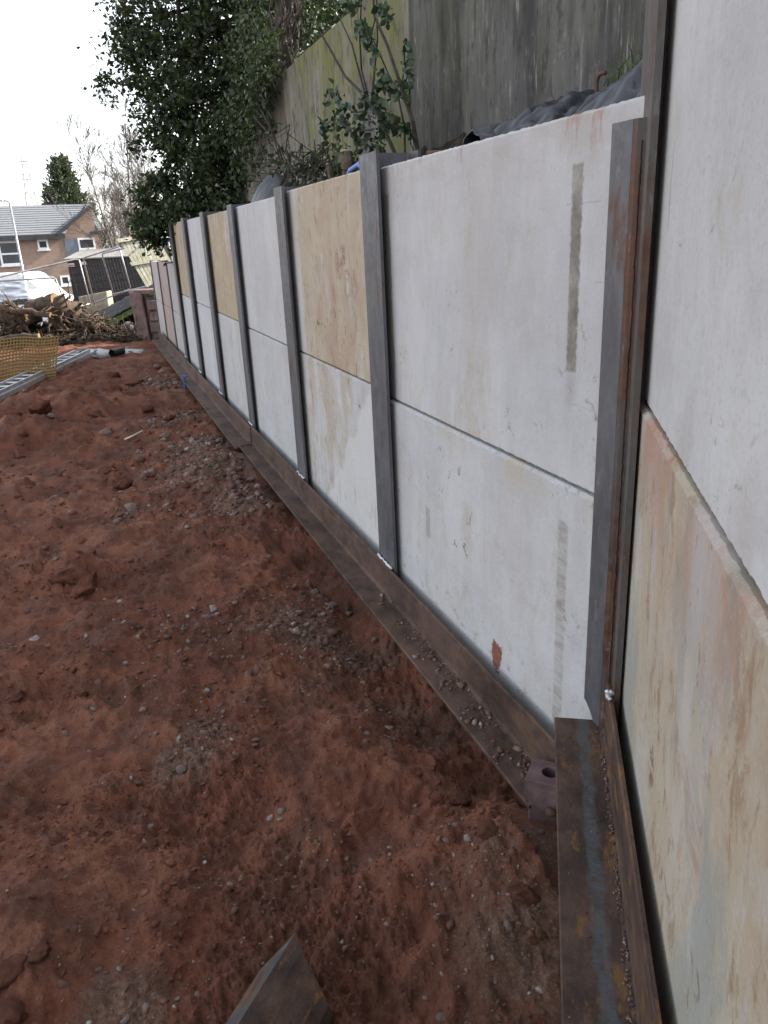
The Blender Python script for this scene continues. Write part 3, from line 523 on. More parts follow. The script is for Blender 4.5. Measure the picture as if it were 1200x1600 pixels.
# ------------------------------------------------------------------ steel blocks at the corner
k = NM('block_paint'); M_BLOCK = k.fin(k.mix(k.sm(k.noise(8, 6, .7), .35, .7), (0.095, 0.055, 0.056), (0.19, 0.125, 0.12)), .75, .1, k.bump(k.noise(50, 4), .3, .005))
def holed_block(name, w, dpt, h, hx, hy, r, mat, **props):
    bm = bmesh.new(); N = 32
    def side_ring(z, rad):
        return [bm.verts.new((hx + rad * math.cos(2 * math.pi * i / N), hy + rad * math.sin(2 * math.pi * i / N), z)) for i in range(N)]
    def rect_ring(z, ins=0.0):
        out = []
        for i in range(N):
            a = 2 * math.pi * i / N; dx, dy = math.cos(a), math.sin(a)
            ks = [((w / 2 - ins) * (1 if dx > 0 else -1) - hx) / dx if abs(dx) > 1e-6 else 1e9, ((dpt / 2 - ins) * (1 if dy > 0 else -1) - hy) / dy if abs(dy) > 1e-6 else 1e9]
            q = min(ks); out.append([hx + dx * q, hy + dy * q])
        for cx in (-1, 1):
            for cy in (-1, 1):
                C = (cx * (w / 2 - ins), cy * (dpt / 2 - ins)); j = min(range(N), key=lambda j: (out[j][0] - C[0]) ** 2 + (out[j][1] - C[1]) ** 2); out[j] = list(C)
        return [bm.verts.new((x, y, z)) for x, y in out]
    R_ = [side_ring(0, r), side_ring(h - .002, r), side_ring(h, r + .002), rect_ring(h, .003), rect_ring(h - .003), rect_ring(0), None]; R_[6] = R_[0]
    for a, b in zip(R_[:-1], R_[1:]):
        for i in range(N): bm.faces.new((a[i], a[(i + 1) % N], b[(i + 1) % N], b[i]))
    bmesh.ops.recalc_face_normals(bm, faces=bm.faces); me = bpy.data.meshes.new(name); bm.to_mesh(me); bm.free(); return link(name, me, mat, **props)
bc = on_z(823, 1218, .235); bb = on_z(836, 1187, .235); bd = on_z(876, 1231, .235)
ax = bd - bc; ax /= np.linalg.norm(ax); ay = np.array([-ax[1], ax[0], 0])
blk = holed_block('steel_block', .16, .112, .076, -.014, 0.004, .025, M_BLOCK, label='dull purple brown steel block with a round hole on top', category='block')
ctr = bc + ax * .075 + ay * .052; blk.location = (ctr[0], ctr[1], .235 - .072); blk.rotation_euler = (0, 0, math.atan2(ax[1], ax[0]))
m = MB(); m.box(-.073, .075, -.05, .05, -.16, 0); b2 = m.build('steel_block', M_BLOCK, None, bevel=.004, label='solid dark steel block set in the soil under the holed block', category='block')
b2.location = (ctr[0] + ax[0] * .004, ctr[1] + ax[1] * .004, .235 - .074); b2.rotation_euler = blk.rotation_euler

# ------------------------------------------------------------------ steel offcut in the foreground
g0 = on_z(462, 1457, .16); g1 = on_z(372, 1600, .16); dd = g1 - g0; dd[2] = 0; dd /= np.linalg.norm(dd); sd = np.array([-dd[1], dd[0], 0])   # sd points right in view
if sd[0] < 0: sd = -sd
OC = empty('steel_offcut', (g0[0], g0[1], 0), math.atan2(dd[1], dd[0]), label='rusty cut end of a steel angle lying ridge up on the soil', category='steel offcut')
sy = 1 if (np.array([-math.sin(math.atan2(dd[1], dd[0])), math.cos(math.atan2(dd[1], dd[0]))]) @ sd[:2]) > 0 else -1
def oc_prof(pts): return [(0, sy * y, z) for y, z in pts]
m = MB(); L = 1.0
wide = [(y * 1.22, z) for y, z in [(0, .16), (.030, .149), (.095, .108), (.118, .088), (.128, .062), (.126, .03), (.112, .03), (.108, .058), (.10, .074), (.085, .090), (.004, .142)]]
nrw = [(0, .16), (.004, .142), (-.060, .075), (-.070, .082)]
V0 = oc_prof(wide); V1 = [(L, y, z) for _, y, z in V0]
V0 = [(x + (0.10 if abs(y) > .09 else abs(y) * .9), y, z) for x, y, z in V0]
kq = len(V0); m.add(V0 + V1, [tuple(range(kq)), tuple(range(kq, 2 * kq))] + [(i, (i + 1) % kq, kq + (i + 1) % kq, kq + i) for i in range(kq)]); m.build('wide_leg', M_OFFCUT, OC)
V0 = oc_prof(nrw); V1 = [(L, y, z) for _, y, z in V0]; V0 = [(x + abs(y) * 1.0, y, z) for x, y, z in V0]
m = MB(); kq = 4; m.add(V0 + V1, [tuple(range(kq)), tuple(range(kq, 2 * kq))] + [(i, (i + 1) % kq, kq + (i + 1) % kq, kq + i) for i in range(kq)]); m.build('narrow_leg', steel('offcut_mill_scale', (0.055, 0.053, 0.052), rust=.45), OC)

# ------------------------------------------------------------------ stones, gravel and clods
rs = np.random.RandomState(21)
def scatter_px(n, x0, x1, y0, y1, rs):
    px = rs.uniform(x0, x1, n); py = rs.uniform(y0, y1, n); d = cF[None] + cR[None] * ((px - 600) / FPX)[:, None] - cU[None] * ((py - 800) / FPX)[:, None]
    P = d * (-(EYE) / d[:, 2])[:, None]; return P[:, :2]
def offs(xy): return -((xy[:, 0] - C1[0]) * N1[0] + (xy[:, 1] - C1[1]) * N1[1])
def noff(xy): return -((xy[:, 0] - C2[0]) * N2[0] + (xy[:, 1] - C2[1]) * N2[1])
def place(xy, rs, sink=.25, lo=.003, hi=.012, med=.005, sg=.5):
    R = np.exp(rs.normal(math.log(med), sg, len(xy))).clip(lo, hi); z = H(xy[:, 0], xy[:, 1]) + R * (0.45 - sink); return np.column_stack([xy, z]), R
allxy = []
for (a, b, s, w) in GRIT:
    P = on_z(a, b, 0.0); q = int(1300 * w * min(1.4, s * s * 6)); allxy.append(P[:2] + rs.normal(size=(q, 2)) * s * .62)
allxy.append(scatter_px(1700, -150, 1000, 640, 1800, rs)); xy = np.concatenate(allxy); xy = xy[(offs(xy) > .24) & (noff(xy) > .17)]
P, R = place(xy, rs, .5, .0016, .026, .0040, .78); dist = np.hypot(P[:, 0], P[:, 1]); R = R * np.clip(dist / 3.6, .6, 1.7)
grit_object('gravel', P, R, 'grey stone chips and gravel strewn in patches over the red soil', 30)
xy = scatter_px(34000, -200, 1000, 600, 1800, rs); xy = np.concatenate([xy, scatter_px(1200, -100, 330, 560, 760, rs)]); xy = xy[(offs(xy) > .26) & (noff(xy) > .18)]
keep = pn(xy[:, 0] * 1.7, xy[:, 1] * 1.7) + rs.rand(len(xy)) > .55; xy = xy[keep]
P, R = place(xy, rs, .5, .0018, .022, .0046, .75); dist = np.hypot(P[:, 0], P[:, 1]); R = R * np.clip(dist / 4.0, .6, 1.6)
V, Fq = pebbles(P, R, rs, 1, .7, .6); o = link('soil_clods', np_mesh('soil_clods', V, Fq), M_CLOD, smooth=False, kind='stuff', label='crumbled clods of dark red soil over the excavated ground', category='soil')
SMESH = [stone_mesh('stone', 100 + i) for i in range(6)]
STN = [(205, 797, .085), (268, 702, .07), (258, 682, .08), (165, 677, .085), (392, 750, .06), (370, 756, .045), (75, 1010, .022), (440, 1268, .020), (283, 1203, .030), (338, 1150, .018), (470, 958, .035), (500, 962, .025), (585, 1000, .025),
       (866, 1392, .020), (795, 1447, .025), (778, 1522, .012), (845, 1300, .016), (235, 1292, .018), (212, 1580, .016), (196, 1594, .014), (222, 1592, .012), (204, 1570, .010), (640, 1172, .014), (712, 1290, .016), (800, 1505, .02), (690, 1590, .018), (580, 1345, .012), (405, 790, .035), (430, 830, .03),
       (360, 735, .05), (340, 690, .05), (420, 870, .03), (200, 1468, .014), (155, 1515, .012), (300, 1010, .02), (110, 800, .03), (545, 960, .03), (520, 945, .03), (610, 1040, .025), (250, 1025, .022), (770, 1270, .02), (60, 757, .03), (190, 770, .04), (232, 628, .05), (80, 650, .06)]
def stone_words(a, b):
    if b > 1440 and a < 260: w = 'pale stone in the grit patch a step from the steel offcut', 'stones in the grit patch near the offcut'
    elif a > 660 and b > 1240: w = 'small stone in the grit beside the striped rusty angle', 'stones beside the striped angle'
    elif a > 330 and 680 < b < 880: w = 'grey stone in the gravel heaped against the dusty waling angle', 'stones in the gravel by the waling angle'
    elif a > 440 and b < 1060: w = 'pale stone in the gravel patch before the tallest grey post', 'stones in the gravel patch'
    else: w = 'loose pale stone lying on the open red soil', 'loose stones on the open soil'
    return dict(label=w[0], group=w[1])
def lump_words(a, b):
    if b < 720: w = 'rough lump of red soil on the dug ridge beside the ladder', 'soil lumps on the ridge'
    elif a > 660: w = 'small lump of red soil beside the steel blocks and striped angle', 'soil lumps beside the striped angle'
    else: w = 'rough lump of dark red soil on the open ground', 'soil lumps on the open ground'
    return dict(label=w[0], group=w[1])
for i, (a, b, r) in enumerate(STN):
    P = ground_pt(a, b); o = link('stone', SMESH[i % 6], M_RUBBLE, category='stone', **stone_words(a, b)); q = random.Random(i)
    r = r * .85; o.location = (P[0], P[1], P[2] + r * .12); o.scale = (r, r * q.uniform(.7, 1.1), r * q.uniform(.6, .9)); o.rotation_euler = (q.uniform(-.3, .3), q.uniform(-.3, .3), q.uniform(0, 6))
CM = [stone_mesh('soil_lump', 200 + i, 3, .6, .8) for i in range(4)]
for me in CM:
    V = np.empty(len(me.vertices) * 3, np.float32); me.vertices.foreach_get('co', V); V = V.reshape(-1, 3); V *= (1 + .16 * fbm(V[:, 0] * 3 + V[:, 2] * 2, V[:, 1] * 3 - V[:, 2] * 2, 3))[:, None]; me.vertices.foreach_set('co', V.ravel()); me.update()
LUMP = [(85, 832, .085), (110, 905, .12), (135, 915, .09), (90, 690, .13), (30, 700, .15), (60, 640, .16), (110, 640, .14), (150, 650, .10), (20, 650, .16), (180, 612, .12), (210, 600, .13), (240, 580, .12), (175, 590, .12), (20, 1095, .05), (10, 1520, .05), (60, 1490, .035), (15, 1590, .05), (195, 760, .08), (165, 735, .07), (40, 760, .08), (230, 640, .09), (265, 655, .07), (130, 1085, .03), (715, 1250, .045), (760, 1300, .04), (815, 1400, .04), (840, 1460, .04)]
for i, (a, b, r) in enumerate(LUMP):
    P = ground_pt(a, b); o = link('soil_lump', CM[i % 4], M_CLOD, smooth=True, category='soil lump', **lump_words(a, b)); q = random.Random(50 + i)
    o.location = (P[0], P[1], P[2] + r * .15); o.scale = (r, r * q.uniform(.8, 1.2), r * .7); o.rotation_euler = (q.uniform(-.4, .4), q.uniform(-.4, .4), q.uniform(0, 6))
P = ground_pt(210, 688); m = MB(); m.tube([P + np.array([-.09, -.03, .02]), P + np.array([0, .01, .05]), P + np.array([.09, .03, .09])], [.009, .010, .008], 6); m.build('wood_splinter', simple('pale_wood', (.5, .44, .36), .8), smooth=True, label='short pale splinter of wood lying on the red soil', category='stick')
P = ground_pt(289, 608); m = MB(); m.bar(P + np.array([0, 0, -.05]), P + np.array([.01, 0, .17]), .055, .02); m.bar(P + np.array([-.03, 0, .17]), P + np.array([.05, 0, .172]), .03, .018); m.build('plastic_peg', simple('blue_plastic', (.05, .12, .36), .45), label='small blue plastic peg standing beside the waling angle', category='peg')

# ------------------------------------------------------------------ old concrete wall, backfill and upper bank behind the panels
def old_conc(name, moss, dark, seed):
    k = NM(name); X, Y, Z = k.xyz(); k._c = k.mp((.7, 1, 1)); st = k.noise(1.7, 10, .74, k.mp((2.0, 1, .20), (seed, 0, 0))); f = k.noise(9, 6, .7, k.mp((2.2, 1, .35), (0, seed, 0))); bg_ = k.noise(1.0, 4, .6, k.mp((1, 1, .6), (seed, 3, 1)))
    a = (.25, .235, .205); b = (.12, .112, .10)
    c = k.mix(k.sm(st, .38, .62), tuple(v * (1 - dark * .40) for v in a), tuple(v * (1 - dark * .55) for v in b)); c = k.mix(min(1, dark * 1.15) if dark > 0 else 0.0, c, k.mix(k.sm(st, .38, .62), (.125, .125, .124), (.045, .045, .046)))
    bd_ = k.wave(1.15, k.mp((1, 0, 0), (seed * .13, 0, 0)), .6, 'X', 1); c = k.mix(k.sm(bd_, .0, .10, .12, 0), c, (.06, .057, .052))
    c = k.mix(k.sm(f, .50, .68, 0, .45 - .2 * max(0, dark)), c, (.23, .22, .20))
    if moss:
        g = k.ma('ADD', k.ma('MULTIPLY', bg_, .7), k.ma('MULTIPLY', k.noise(4, 6, .65, k.mp((1.8, 1, .25), (2, seed, 2))), .55)); c = k.mix(k.mul(k.sm(g, .50, .66), moss, k.sm(f, .36, .56, .35, 1)), c, k.mix(f, (.115, .13, .035), (.20, .205, .075)))
    c = k.mix(k.mul(k.sm(k.noise(16, 6, .75, k.mp((2, 1, .14), (seed, 1, 4))), .57, .68), .55), c, (.40, .39, .37))
    c = k.mix(k.mul(k.sm(k.noise(10, 5, .75, k.mp((1, 1, .6), (seed, 8, 8))), .58, .72), k.sm(Z, 2.95, 2.4), .55), c, (.38, .37, .35))
    c = k.mix(k.mul(k.sm(k.noise(12, 5, .7, k.mp((1.3, 1, .35), (5, 1, seed))), .52, .62), .6), c, (.04, .04, .038))
    return k.fin(c, .92, 0, k.bump(k.noise(20, 6, .7, k.mp((1.6, 1, .35))), .4, .015, k.bump(bd_, .12, .02)), .2)
OW = empty('concrete_wall', wf(0, -.9, 0), ANG1, label='tall weathered board marked concrete wall with moss behind the panels', category='wall')
OT = 3.42
jA = far_tz(640, 100, -.9)[0]; jB = far_tz(467, 200, -.9)[0]
for (a, b, pr, mo, dk, s) in ((-5.0, jA - .006, 0.0, .15, .75, 1.0), (jA + .006, jB - .008, -.006, 1.0, .0, 3.7), (jB + .008, 13.7, -.022, .2, -.15, 6.1)):  # last bay extended past its visible end, behind the tree, to shade the ground
    m = MB(); m.box(a, b, -.25, pr, -.2, OT); m.build('wall_bay', old_conc('old_concrete_%d' % int(s), mo, dk, s), OW, bevel=.012, seg=2)
m = MB(); m.box(-5.0, 12.0, -.30, .02, OT + .002, OT + .085)
# backfill strip between the panels and the old wall
ts = np.linspace(-1.2, 14.5, 240); us = np.linspace(0, 1, 22); TT, UU = np.meshgrid(ts, us); OFF = -.125 + (-.905 + .125) * UU
drop = sstep(9.6, 10.6, TT); low = LZ - .10
ZZ = (2.03 + .30 * UU ** .8) * (1 - drop) + (low + .2 * UU) * drop + .035 * fbm(TT * 4, OFF * 4, 4) * np.minimum(1, UU * 5) + .03 * fbm(TT * 13, OFF * 13, 2) * np.minimum(1, UU * 5)
V = C1[None] + D1[None] * TT.reshape(-1, 1) - N1[None] * OFF.reshape(-1, 1); V = V + np.array([0, 0, 1])[None] * ZZ.reshape(-1, 1)
a_, b_ = np.arange(21)[:, None], np.arange(239)[None]; Fq = np.stack([a_ * 240 + b_, a_ * 240 + b_ + 1, (a_ + 1) * 240 + b_ + 1, (a_ + 1) * 240 + b_], -1).reshape(-1, 4)
k = NM('dark_earth'); M_EARTH = k.fin(k.ramp(k.noise(12, 6, .7), [(.3, (.018, .014, .010)), (.55, (.045, .034, .024)), (.75, (.085, .07, .05))]), .95, 0, k.bump(k.noise(40, 6, .75), .9, .02), .15)
link('backfill', np_mesh('backfill', V, Fq), M_EARTH, smooth=True, kind='structure')
# upper bank behind the old wall
ts = np.linspace(-6, 34, 90); us = np.linspace(0, 30, 60); TT, UU = np.meshgrid(ts, us); OFF = -1.14 - UU
ZB = 3.1 - 3.4 * sstep(10.5, 19, TT) + .25 * fbm(TT * .5, OFF * .5, 3) * np.minimum(1, UU)
V = C1[None] + D1[None] * TT.reshape(-1, 1) - N1[None] * OFF.reshape(-1, 1) + np.array([0, 0, 1])[None] * ZB.reshape(-1, 1)
a_, b_ = np.arange(59)[:, None], np.arange(89)[None]; Fq = np.stack([a_ * 90 + b_, a_ * 90 + b_ + 1, (a_ + 1) * 90 + b_ + 1, (a_ + 1) * 90 + b_], -1).reshape(-1, 4)
link('upper_bank', np_mesh('upper_bank', V, Fq), M_EARTH, smooth=True, kind='structure')

# black plastic sheeting bundles on the backfill
k = NM('black_plastic'); M_PLASTIC = k.fin(k.mix(k.noise(6, 4), (.012, .013, .018), (.028, .031, .042)), .38, 0, k.bump(k.noise(30, 5, .6, k.mp((1, 1, .4))), .35, .01), .6)
def sheet(name, t0, t1, o0, o1, zfun, seed, label, folds=14, fa=.018, n=(90, 50)):
    T, U = np.meshgrid(np.linspace(t0, t1, n[0]), np.linspace(0, 1, n[1])); O = o0 + (o1 - o0) * U; u = (T - t0) / (t1 - t0)
    Z = zfun(u, U) + fa * np.sin(folds * u * 2 * math.pi * .35 + 7 * fbm(u * 2.5 + seed, U * 2.2, 3)) * (.4 + .9 * np.clip(fbm(u * 4 + 9, U * 2 + seed, 2) + .4, 0, 1)) * (0.25 + np.sin(U * math.pi)) * .8 + fa * 1.1 * fbm(u * 9 + seed, U * 2.0, 4) + .006 * fbm(u * 40, U * 12 + seed, 2)
    edge = .05 * pn(U * 4 + seed, U * 0 + 2); T = T + edge * np.where(u < .5, 1 - 2 * u, 0) * 1.0
    V = C1[None] + D1[None] * T.reshape(-1, 1) - N1[None] * O.reshape(-1, 1) + np.array([0, 0, 1])[None] * Z.reshape(-1, 1)
    a_, b_ = np.arange(n[1] - 1)[:, None], np.arange(n[0] - 1)[None]; w = n[0]; Fq = np.stack([a_ * w + b_, a_ * w + b_ + 1, (a_ + 1) * w + b_ + 1, (a_ + 1) * w + b_], -1).reshape(-1, 4)
    o = link(name, np_mesh(name, V, Fq), M_PLASTIC, smooth=True, label=label, category='plastic sheet'); s = o.modifiers.new('solid', 'SOLIDIFY'); s.thickness = .004; return o
sheet('plastic_sheet', .72, 1.75, -.135, -.86, lambda u, U: 1.98 + (.345 * np.sin(np.clip(u * 1.15 + .0, 0, 1) * math.pi) ** .55) * (1 - (1 - U) ** 2.6), 1.3, 'black plastic sheet draped in folds over the backfill beside the hooked bar', 24, .024)
sheet('plastic_sheet', -.25, .80, -.135, -.86, lambda u, U: 1.98 + (.43 * np.clip(1.25 - np.abs(u - .45) * 1.4, 0, 1) ** .6) * (1 - (1 - U) ** 2.6), 4.7, 'blue grey plastic sheet bulging beside the corner post', 14, .022)
t_ = far_tz(404, 300, -.25)[0]; zt = far_tz(404, 278, -.35)[1]
sheet('plastic_sheet', t_ - .55, t_ + .75, -.135, -.62, lambda u, U: 1.98 + (zt - 1.98) * np.clip(1.0 - np.abs(u - .40) * 2.0, 0, 1) * np.sin(U * math.pi * .9) ** .6, 7.7, 'peaked scrap of black plastic above the panels near the ivy', 4, .01, (50, 26))
t_ = far_tz(775, 210, -.4)[0]
sheet('plastic_sheet', t_ - .12, t_ + .16, -.3, -.84, lambda u, U: 2.12 + .2 * np.sin(u * math.pi) * (.5 + .5 * U), 2.2, 'small black plastic scrap at the foot of the concrete wall', 4, .012, (30, 20))
# hooked bar
pa = far_pt(933, 160, -.70); pts = [pa + np.array([0, 0, -.25]), pa, far_pt(932, 135, -.70), far_pt(933, 124, -.70), far_pt(936, 117, -.70), far_pt(941, 114, -.70), far_pt(946, 114, -.70)]
m = MB(); m.tube(pts, .008, 8); m.build('hooked_bar', simple('bar_rust', (.10, .05, .035), .8), smooth=True, label='bent rusty reinforcing bar hooked above the black plastic', category='steel bar')

# ------------------------------------------------------------------ vegetation
def leaf_mat(name, dark, light, rough=.45, trans=.22):
    k = NM(name); c = k.mix(k.island(), dark, light); c = k.mix(k.sm(k.noise(1.4, 3), .35, .7, 0, .45), c, dark); k.fin(c, rough, 0, None, .35)
    tr = k.n.new('ShaderNodeBsdfTranslucent'); k.set(tr.inputs[0], k.mix(.4, c, (.10, .14, .02))); mx = k.n.new('ShaderNodeMixShader'); mx.inputs[0].default_value = trans
    k.l.new(k.b.outputs[0], mx.inputs[1]); k.l.new(tr.outputs[0], mx.inputs[2]); k.l.new(mx.outputs[0], k.out.inputs[0]); return k.m
M_HOLLY = leaf_mat('dark_evergreen_leaf', (.012, .023, .011), (.060, .092, .034))
M_IVY = leaf_mat('ivy_leaf', (.020, .036, .016), (.075, .105, .045), .35)
M_CONIF = leaf_mat('conifer_leaf', (.040, .055, .032), (.095, .115, .07), .7, .15)
M_SHRUB = leaf_mat('shrub_leaf', (.020, .040, .022), (.06, .095, .05), .35, .12)
M_GRASS = leaf_mat('grass_blade', (.05, .08, .02), (.12, .16, .05), .6, .2)
M_BARK = simple('bark', (.085, .068, .052), .95, 0, .45, 10, .8)
M_BARK_D = simple('dark_bark', (.035, .028, .022), .95, 0, .4, 14, .6)
M_TWIG = simple('bare_twig', (.105, .085, .075), .9, 0, .35, 6, .3)

def limb(m, a, b, r0, r1, rs, n=6, wob=.12, seg=5):
    a, b = np.array(a, float), np.array(b, float); L = np.linalg.norm(b - a); P = []
    for i in range(n):
        u = i / (n - 1); P.append(a + (b - a) * u + rs.normal(size=3) * L * wob * math.sin(u * math.pi) * .5)
    m.tube(P, [r0 + (r1 - r0) * i / (n - 1) for i in range(n)], seg, cap=False); return P
# big evergreen overhanging the far end of the wall
def tp(px, py, y): return at_y(px, py, y)
rs = np.random.RandomState(77)
TB = wf(9.6, -1.9, 2.9)
BT = empty('evergreen_tree', TB, 0, label='large dark evergreen tree overhanging the far end of the panel wall', category='tree')
blobs = [(330, 60, 12.0, .95, 520), (250, 40, 12.2, .75, 300), (290, 140, 11.8, .80, 420), (230, 90, 12.0, .55, 190), (350, 180, 11.6, .85, 460), (280, 235, 11.8, .60, 300), (340, 270, 11.4, .70, 420), (260, 320, 11.8, .45, 230), (300, 330, 11.4, .50, 280),
         (390, 40, 12.0, .85, 420), (250, 350, 11.9, .33, 130), (380, 230, 11.2, .60, 330), (200, 60, 12.3, .35, 60), (178, 130, 12.2, .22, 26), (195, 20, 12.4, .4, 70), (300, -60, 12.2, 1.0, 420), (400, -60, 12.4, 1.0, 350), (215, 150, 12.1, .25, 40), (265, 180, 12.0, .45, 170), (245, 375, 12.0, .22, 50), (235, 330, 12.0, .25, 50), (420, 150, 11.5, .5, 200), (360, 330, 11.2, .4, 170), (330, 20, 13.0, 1.0, 260)]
bm_, lf = MB(), []
trk = MB(); trunk_pts = [TB + np.array([0, 0, -.6]), TB + np.array([-.1, 0, .8]), TB + np.array([-.3, .1, 2.0]), TB + np.array([-.5, .1, 3.4])]
trk.tube([p - TB for p in trunk_pts], [.26, .2, .15, .09], 10); trk.build('trunk', M_BARK_D, BT, smooth=True)
for (a, b, y, r, cnt) in blobs:
    c = tp(a, b, y); base = trunk_pts[1] + (trunk_pts[3] - trunk_pts[1]) * rs.rand(); base[2] = min(base[2], c[2] - .1 if c[2] > 2 else base[2])
    limb(bm_, base - TB, c - TB, .045, .012, rs, 7, .10)
    ncl = max(3, cnt // 9)
    for _ in range(ncl):
        v = rs.normal(size=3); v /= np.linalg.norm(v); q = c + v * r * np.array([1, 1, .9]) * rs.rand() ** .40
        limb(bm_, c - TB + (q - c) * .15, q - TB, .010, .003, rs, 4, .2, 3)
        kk = int(rs.uniform(34, 66)); sp = rs.uniform(.06, .15); pts = q + rs.normal(size=(kk, 3)) * sp * np.array([1, 1, .75]); lf.append(pts - TB)
lf = np.concatenate(lf); V, Fq = leaf_arrays(lf, .076, rs, .25, .6); link('crown', np_mesh('crown', V, Fq), M_HOLLY, BT)
# thin sprays poking out against the sky
sp = []
for (a, b, c, d) in ((215, 60, 165, 25), (215, 120, 160, 130), (225, 150, 162, 158), (235, 180, 195, 170), (230, 20, 185, -10), (240, 330, 212, 350), (235, 290, 205, 300), (230, 345, 210, 335), (250, 60, 200, 40)):
    p0, p1 = tp(a, b, 12.1), tp(c, d, 12.1); pp = limb(bm_, p0 - TB, p1 - TB, .010, .003, rs, 6, .15, 3)
    for q in pp[2:]: sp.append(q + rs.normal(size=(10, 3)) * .06)
V, Fq = leaf_arrays(np.concatenate(sp), .06, rs, .4, .5); link('leaf_sprays', np_mesh('leaf_sprays', V, Fq), M_HOLLY, BT)
bm_.build('branches', M_BARK_D, BT)
# second trunk with hanging vines, by the end of the old wall
T2 = wf(6.5, -1.45, 3.0)
VT = empty('vine_clad_tree', T2, 0, label='pale tree trunk draped with hanging vine stems above the concrete wall', category='tree')
yt = T2[1]
m = MB(); tpx = [(449, 150), (447, 110), (450, 60), (455, 0), (460, -80), (470, -170)]
m.tube([far_pt(446, 190, -1.4) - T2] + [far_pt(a, b, -1.4) - T2 for a, b in tpx], [.17, .165, .15, .13, .125, .12, .11], 12); m.build('trunk', M_BARK, VT, smooth=True)
m = MB(); r2 = np.random.RandomState(5)
for i in range(26):
    x = r2.uniform(420, 470); P = [far_pt(x + r2.normal() * 5 + 6 * math.sin(j), -60 + j * 27 + r2.normal() * 4, -1.2 + r2.rand() * .08) - T2 for j in range(int(r2.uniform(5, 9)))]; m.tube(P, r2.uniform(.004, .012), 4, cap=False)
m.build('vine_stems', M_TWIG, VT)
lf = []
for _ in range(60): lf.append(far_pt(r2.uniform(385, 432), r2.uniform(-120, 120), -1.5 + r2.uniform(-.3, .5)) - T2 + r2.normal(size=(45, 3)) * .14)
for _ in range(70): lf.append(far_pt(r2.uniform(430, 600), r2.uniform(-260, 60), -2.0 + r2.uniform(-.8, .2)) - T2 + r2.normal(size=(45, 3)) * .16)
V, Fq = leaf_arrays(np.concatenate(lf), .07, r2, .3, .6); link('crown', np_mesh('crown', V, Fq), M_HOLLY, VT)
# dark hedge on the upper bank, seen through the gap above the old wall
r2 = np.random.RandomState(15); HB = wf(8.0, -1.85, 3.0); HG = empty('hedge', HB, ANG1, label='dark overgrown hedge on the bank above the concrete wall', category='hedge')
hp = np.column_stack([r2.uniform(-4.0, 4.0, 420), r2.uniform(-1.0, .35, 420), r2.uniform(.0, 2.8, 420)]); lf = np.concatenate([p + r2.normal(size=(55, 3)) * .2 for p in hp])
V, Fq = leaf_arrays(lf, .085, r2, .3, .6); link('foliage', np_mesh('foliage', V, Fq), M_HOLLY, HG); m = MB()
for i in range(14): x = -3.7 + i * .57; limb(m, (x, 0, -.3), (x + r2.normal() * .2, r2.normal() * .2, 2.1), .03, .008, r2, 6, .12)
m.build('stems', M_BARK_D, HG)
# ivy on the end of the old wall
r2 = np.random.RandomState(25); IV = empty('ivy', wf(7.2, -.86, 2.2), 0, label='glossy ivy hanging down the end of the concrete wall', category='ivy'); IB = np.array(IV.location)
lf = []; m = MB()
for i in range(26):
    x0 = r2.uniform(380, 428); y0 = r2.uniform(30, 150); L_ = r2.uniform(60, 190); P = []
    for j in range(9):
        u = j / 8; P.append(far_pt(x0 - u * 14 + r2.normal() * 3, min(300, y0 + L_ * u), -.84 + r2.rand() * .14) - IB)
    m.tube(P, .006, 4, cap=False)
    for q in P: lf.append(q + r2.normal(size=(16, 3)) * .07)
V, Fq = round_leaves(np.concatenate(lf), .055, r2, .8, .8); link('leaves', np_mesh('leaves', V, Fq), M_IVY, IV); m.build('stems', M_BARK_D, IV)
# leafy shrub growing in front of the old wall
r2 = np.random.RandomState(35); SB = far_pt(640, 250, -.55); SB[2] = 2.2; SH = empty('leafy_shrub', SB, 0, label='straggly shrub with dark round leaves growing against the mossy wall', category='shrub')
stems = [[(657, 262), (645, 190), (625, 130), (605, 70), (585, 25), (582, -20)], [(627, 262), (600, 200), (575, 155), (540, 120), (515, 75), (500, 50)], [(560, 240), (545, 195), (530, 170)], [(633, 262), (632, 200), (622, 150), (600, 100), (580, 55), (592, 5)], [(575, 150), (565, 110), (562, 60), (565, -10)], [(640, 170), (640, 140), (632, 95), (632, 68)], [(625, 200), (600, 190), (575, 180)], [(600, 200), (560, 205), (520, 190)], [(570, 145), (550, 70), (525, 15)], [(582, 145), (590, 60), (588, -5)]]
m = MB()
for i, s in enumerate(stems):
    P = [far_pt(a, b, -.58 + .05 * math.sin(i + j)) - SB for j, (a, b) in enumerate(s)]; m.tube(P, [max(.004, (.013 if i < 2 else .007) * (1 - .6 * j / len(P))) for j in range(len(P))], 5, cap=False)
m.build('stems', M_BARK_D, SH)
lcl = [(525, 150, 6, 26), (530, 180, 7, 26), (515, 195, 6, 18), (545, 170, 6, 16), (565, 45, 6, 26), (572, 60, 5, 18), (580, 75, 4, 14), (600, 12, 5, 18), (604, 30, 4, 10), (634, 75, 3, 9), (636, 95, 3, 10), (636, 115, 4, 12), (637, 130, 4, 12), (595, 130, 6, 20), (612, 135, 6, 22), (625, 145, 5, 14), (575, 160, 7, 26), (590, 165, 6, 20), (570, 185, 6, 22), (600, 190, 7, 24), (615, 190, 6, 20), (630, 200, 6, 20), (595, 215, 5, 16), (640, 210, 5, 10), (545, 200, 6, 14), (560, 215, 5, 12), (592, 235, 5, 12), (590, 110, 3, 5), (585, 85, 3, 6), (585, 225, 6, 14), (505, 200, 5, 10), (555, 5, 6, 16), (545, -5, 8, 20)]
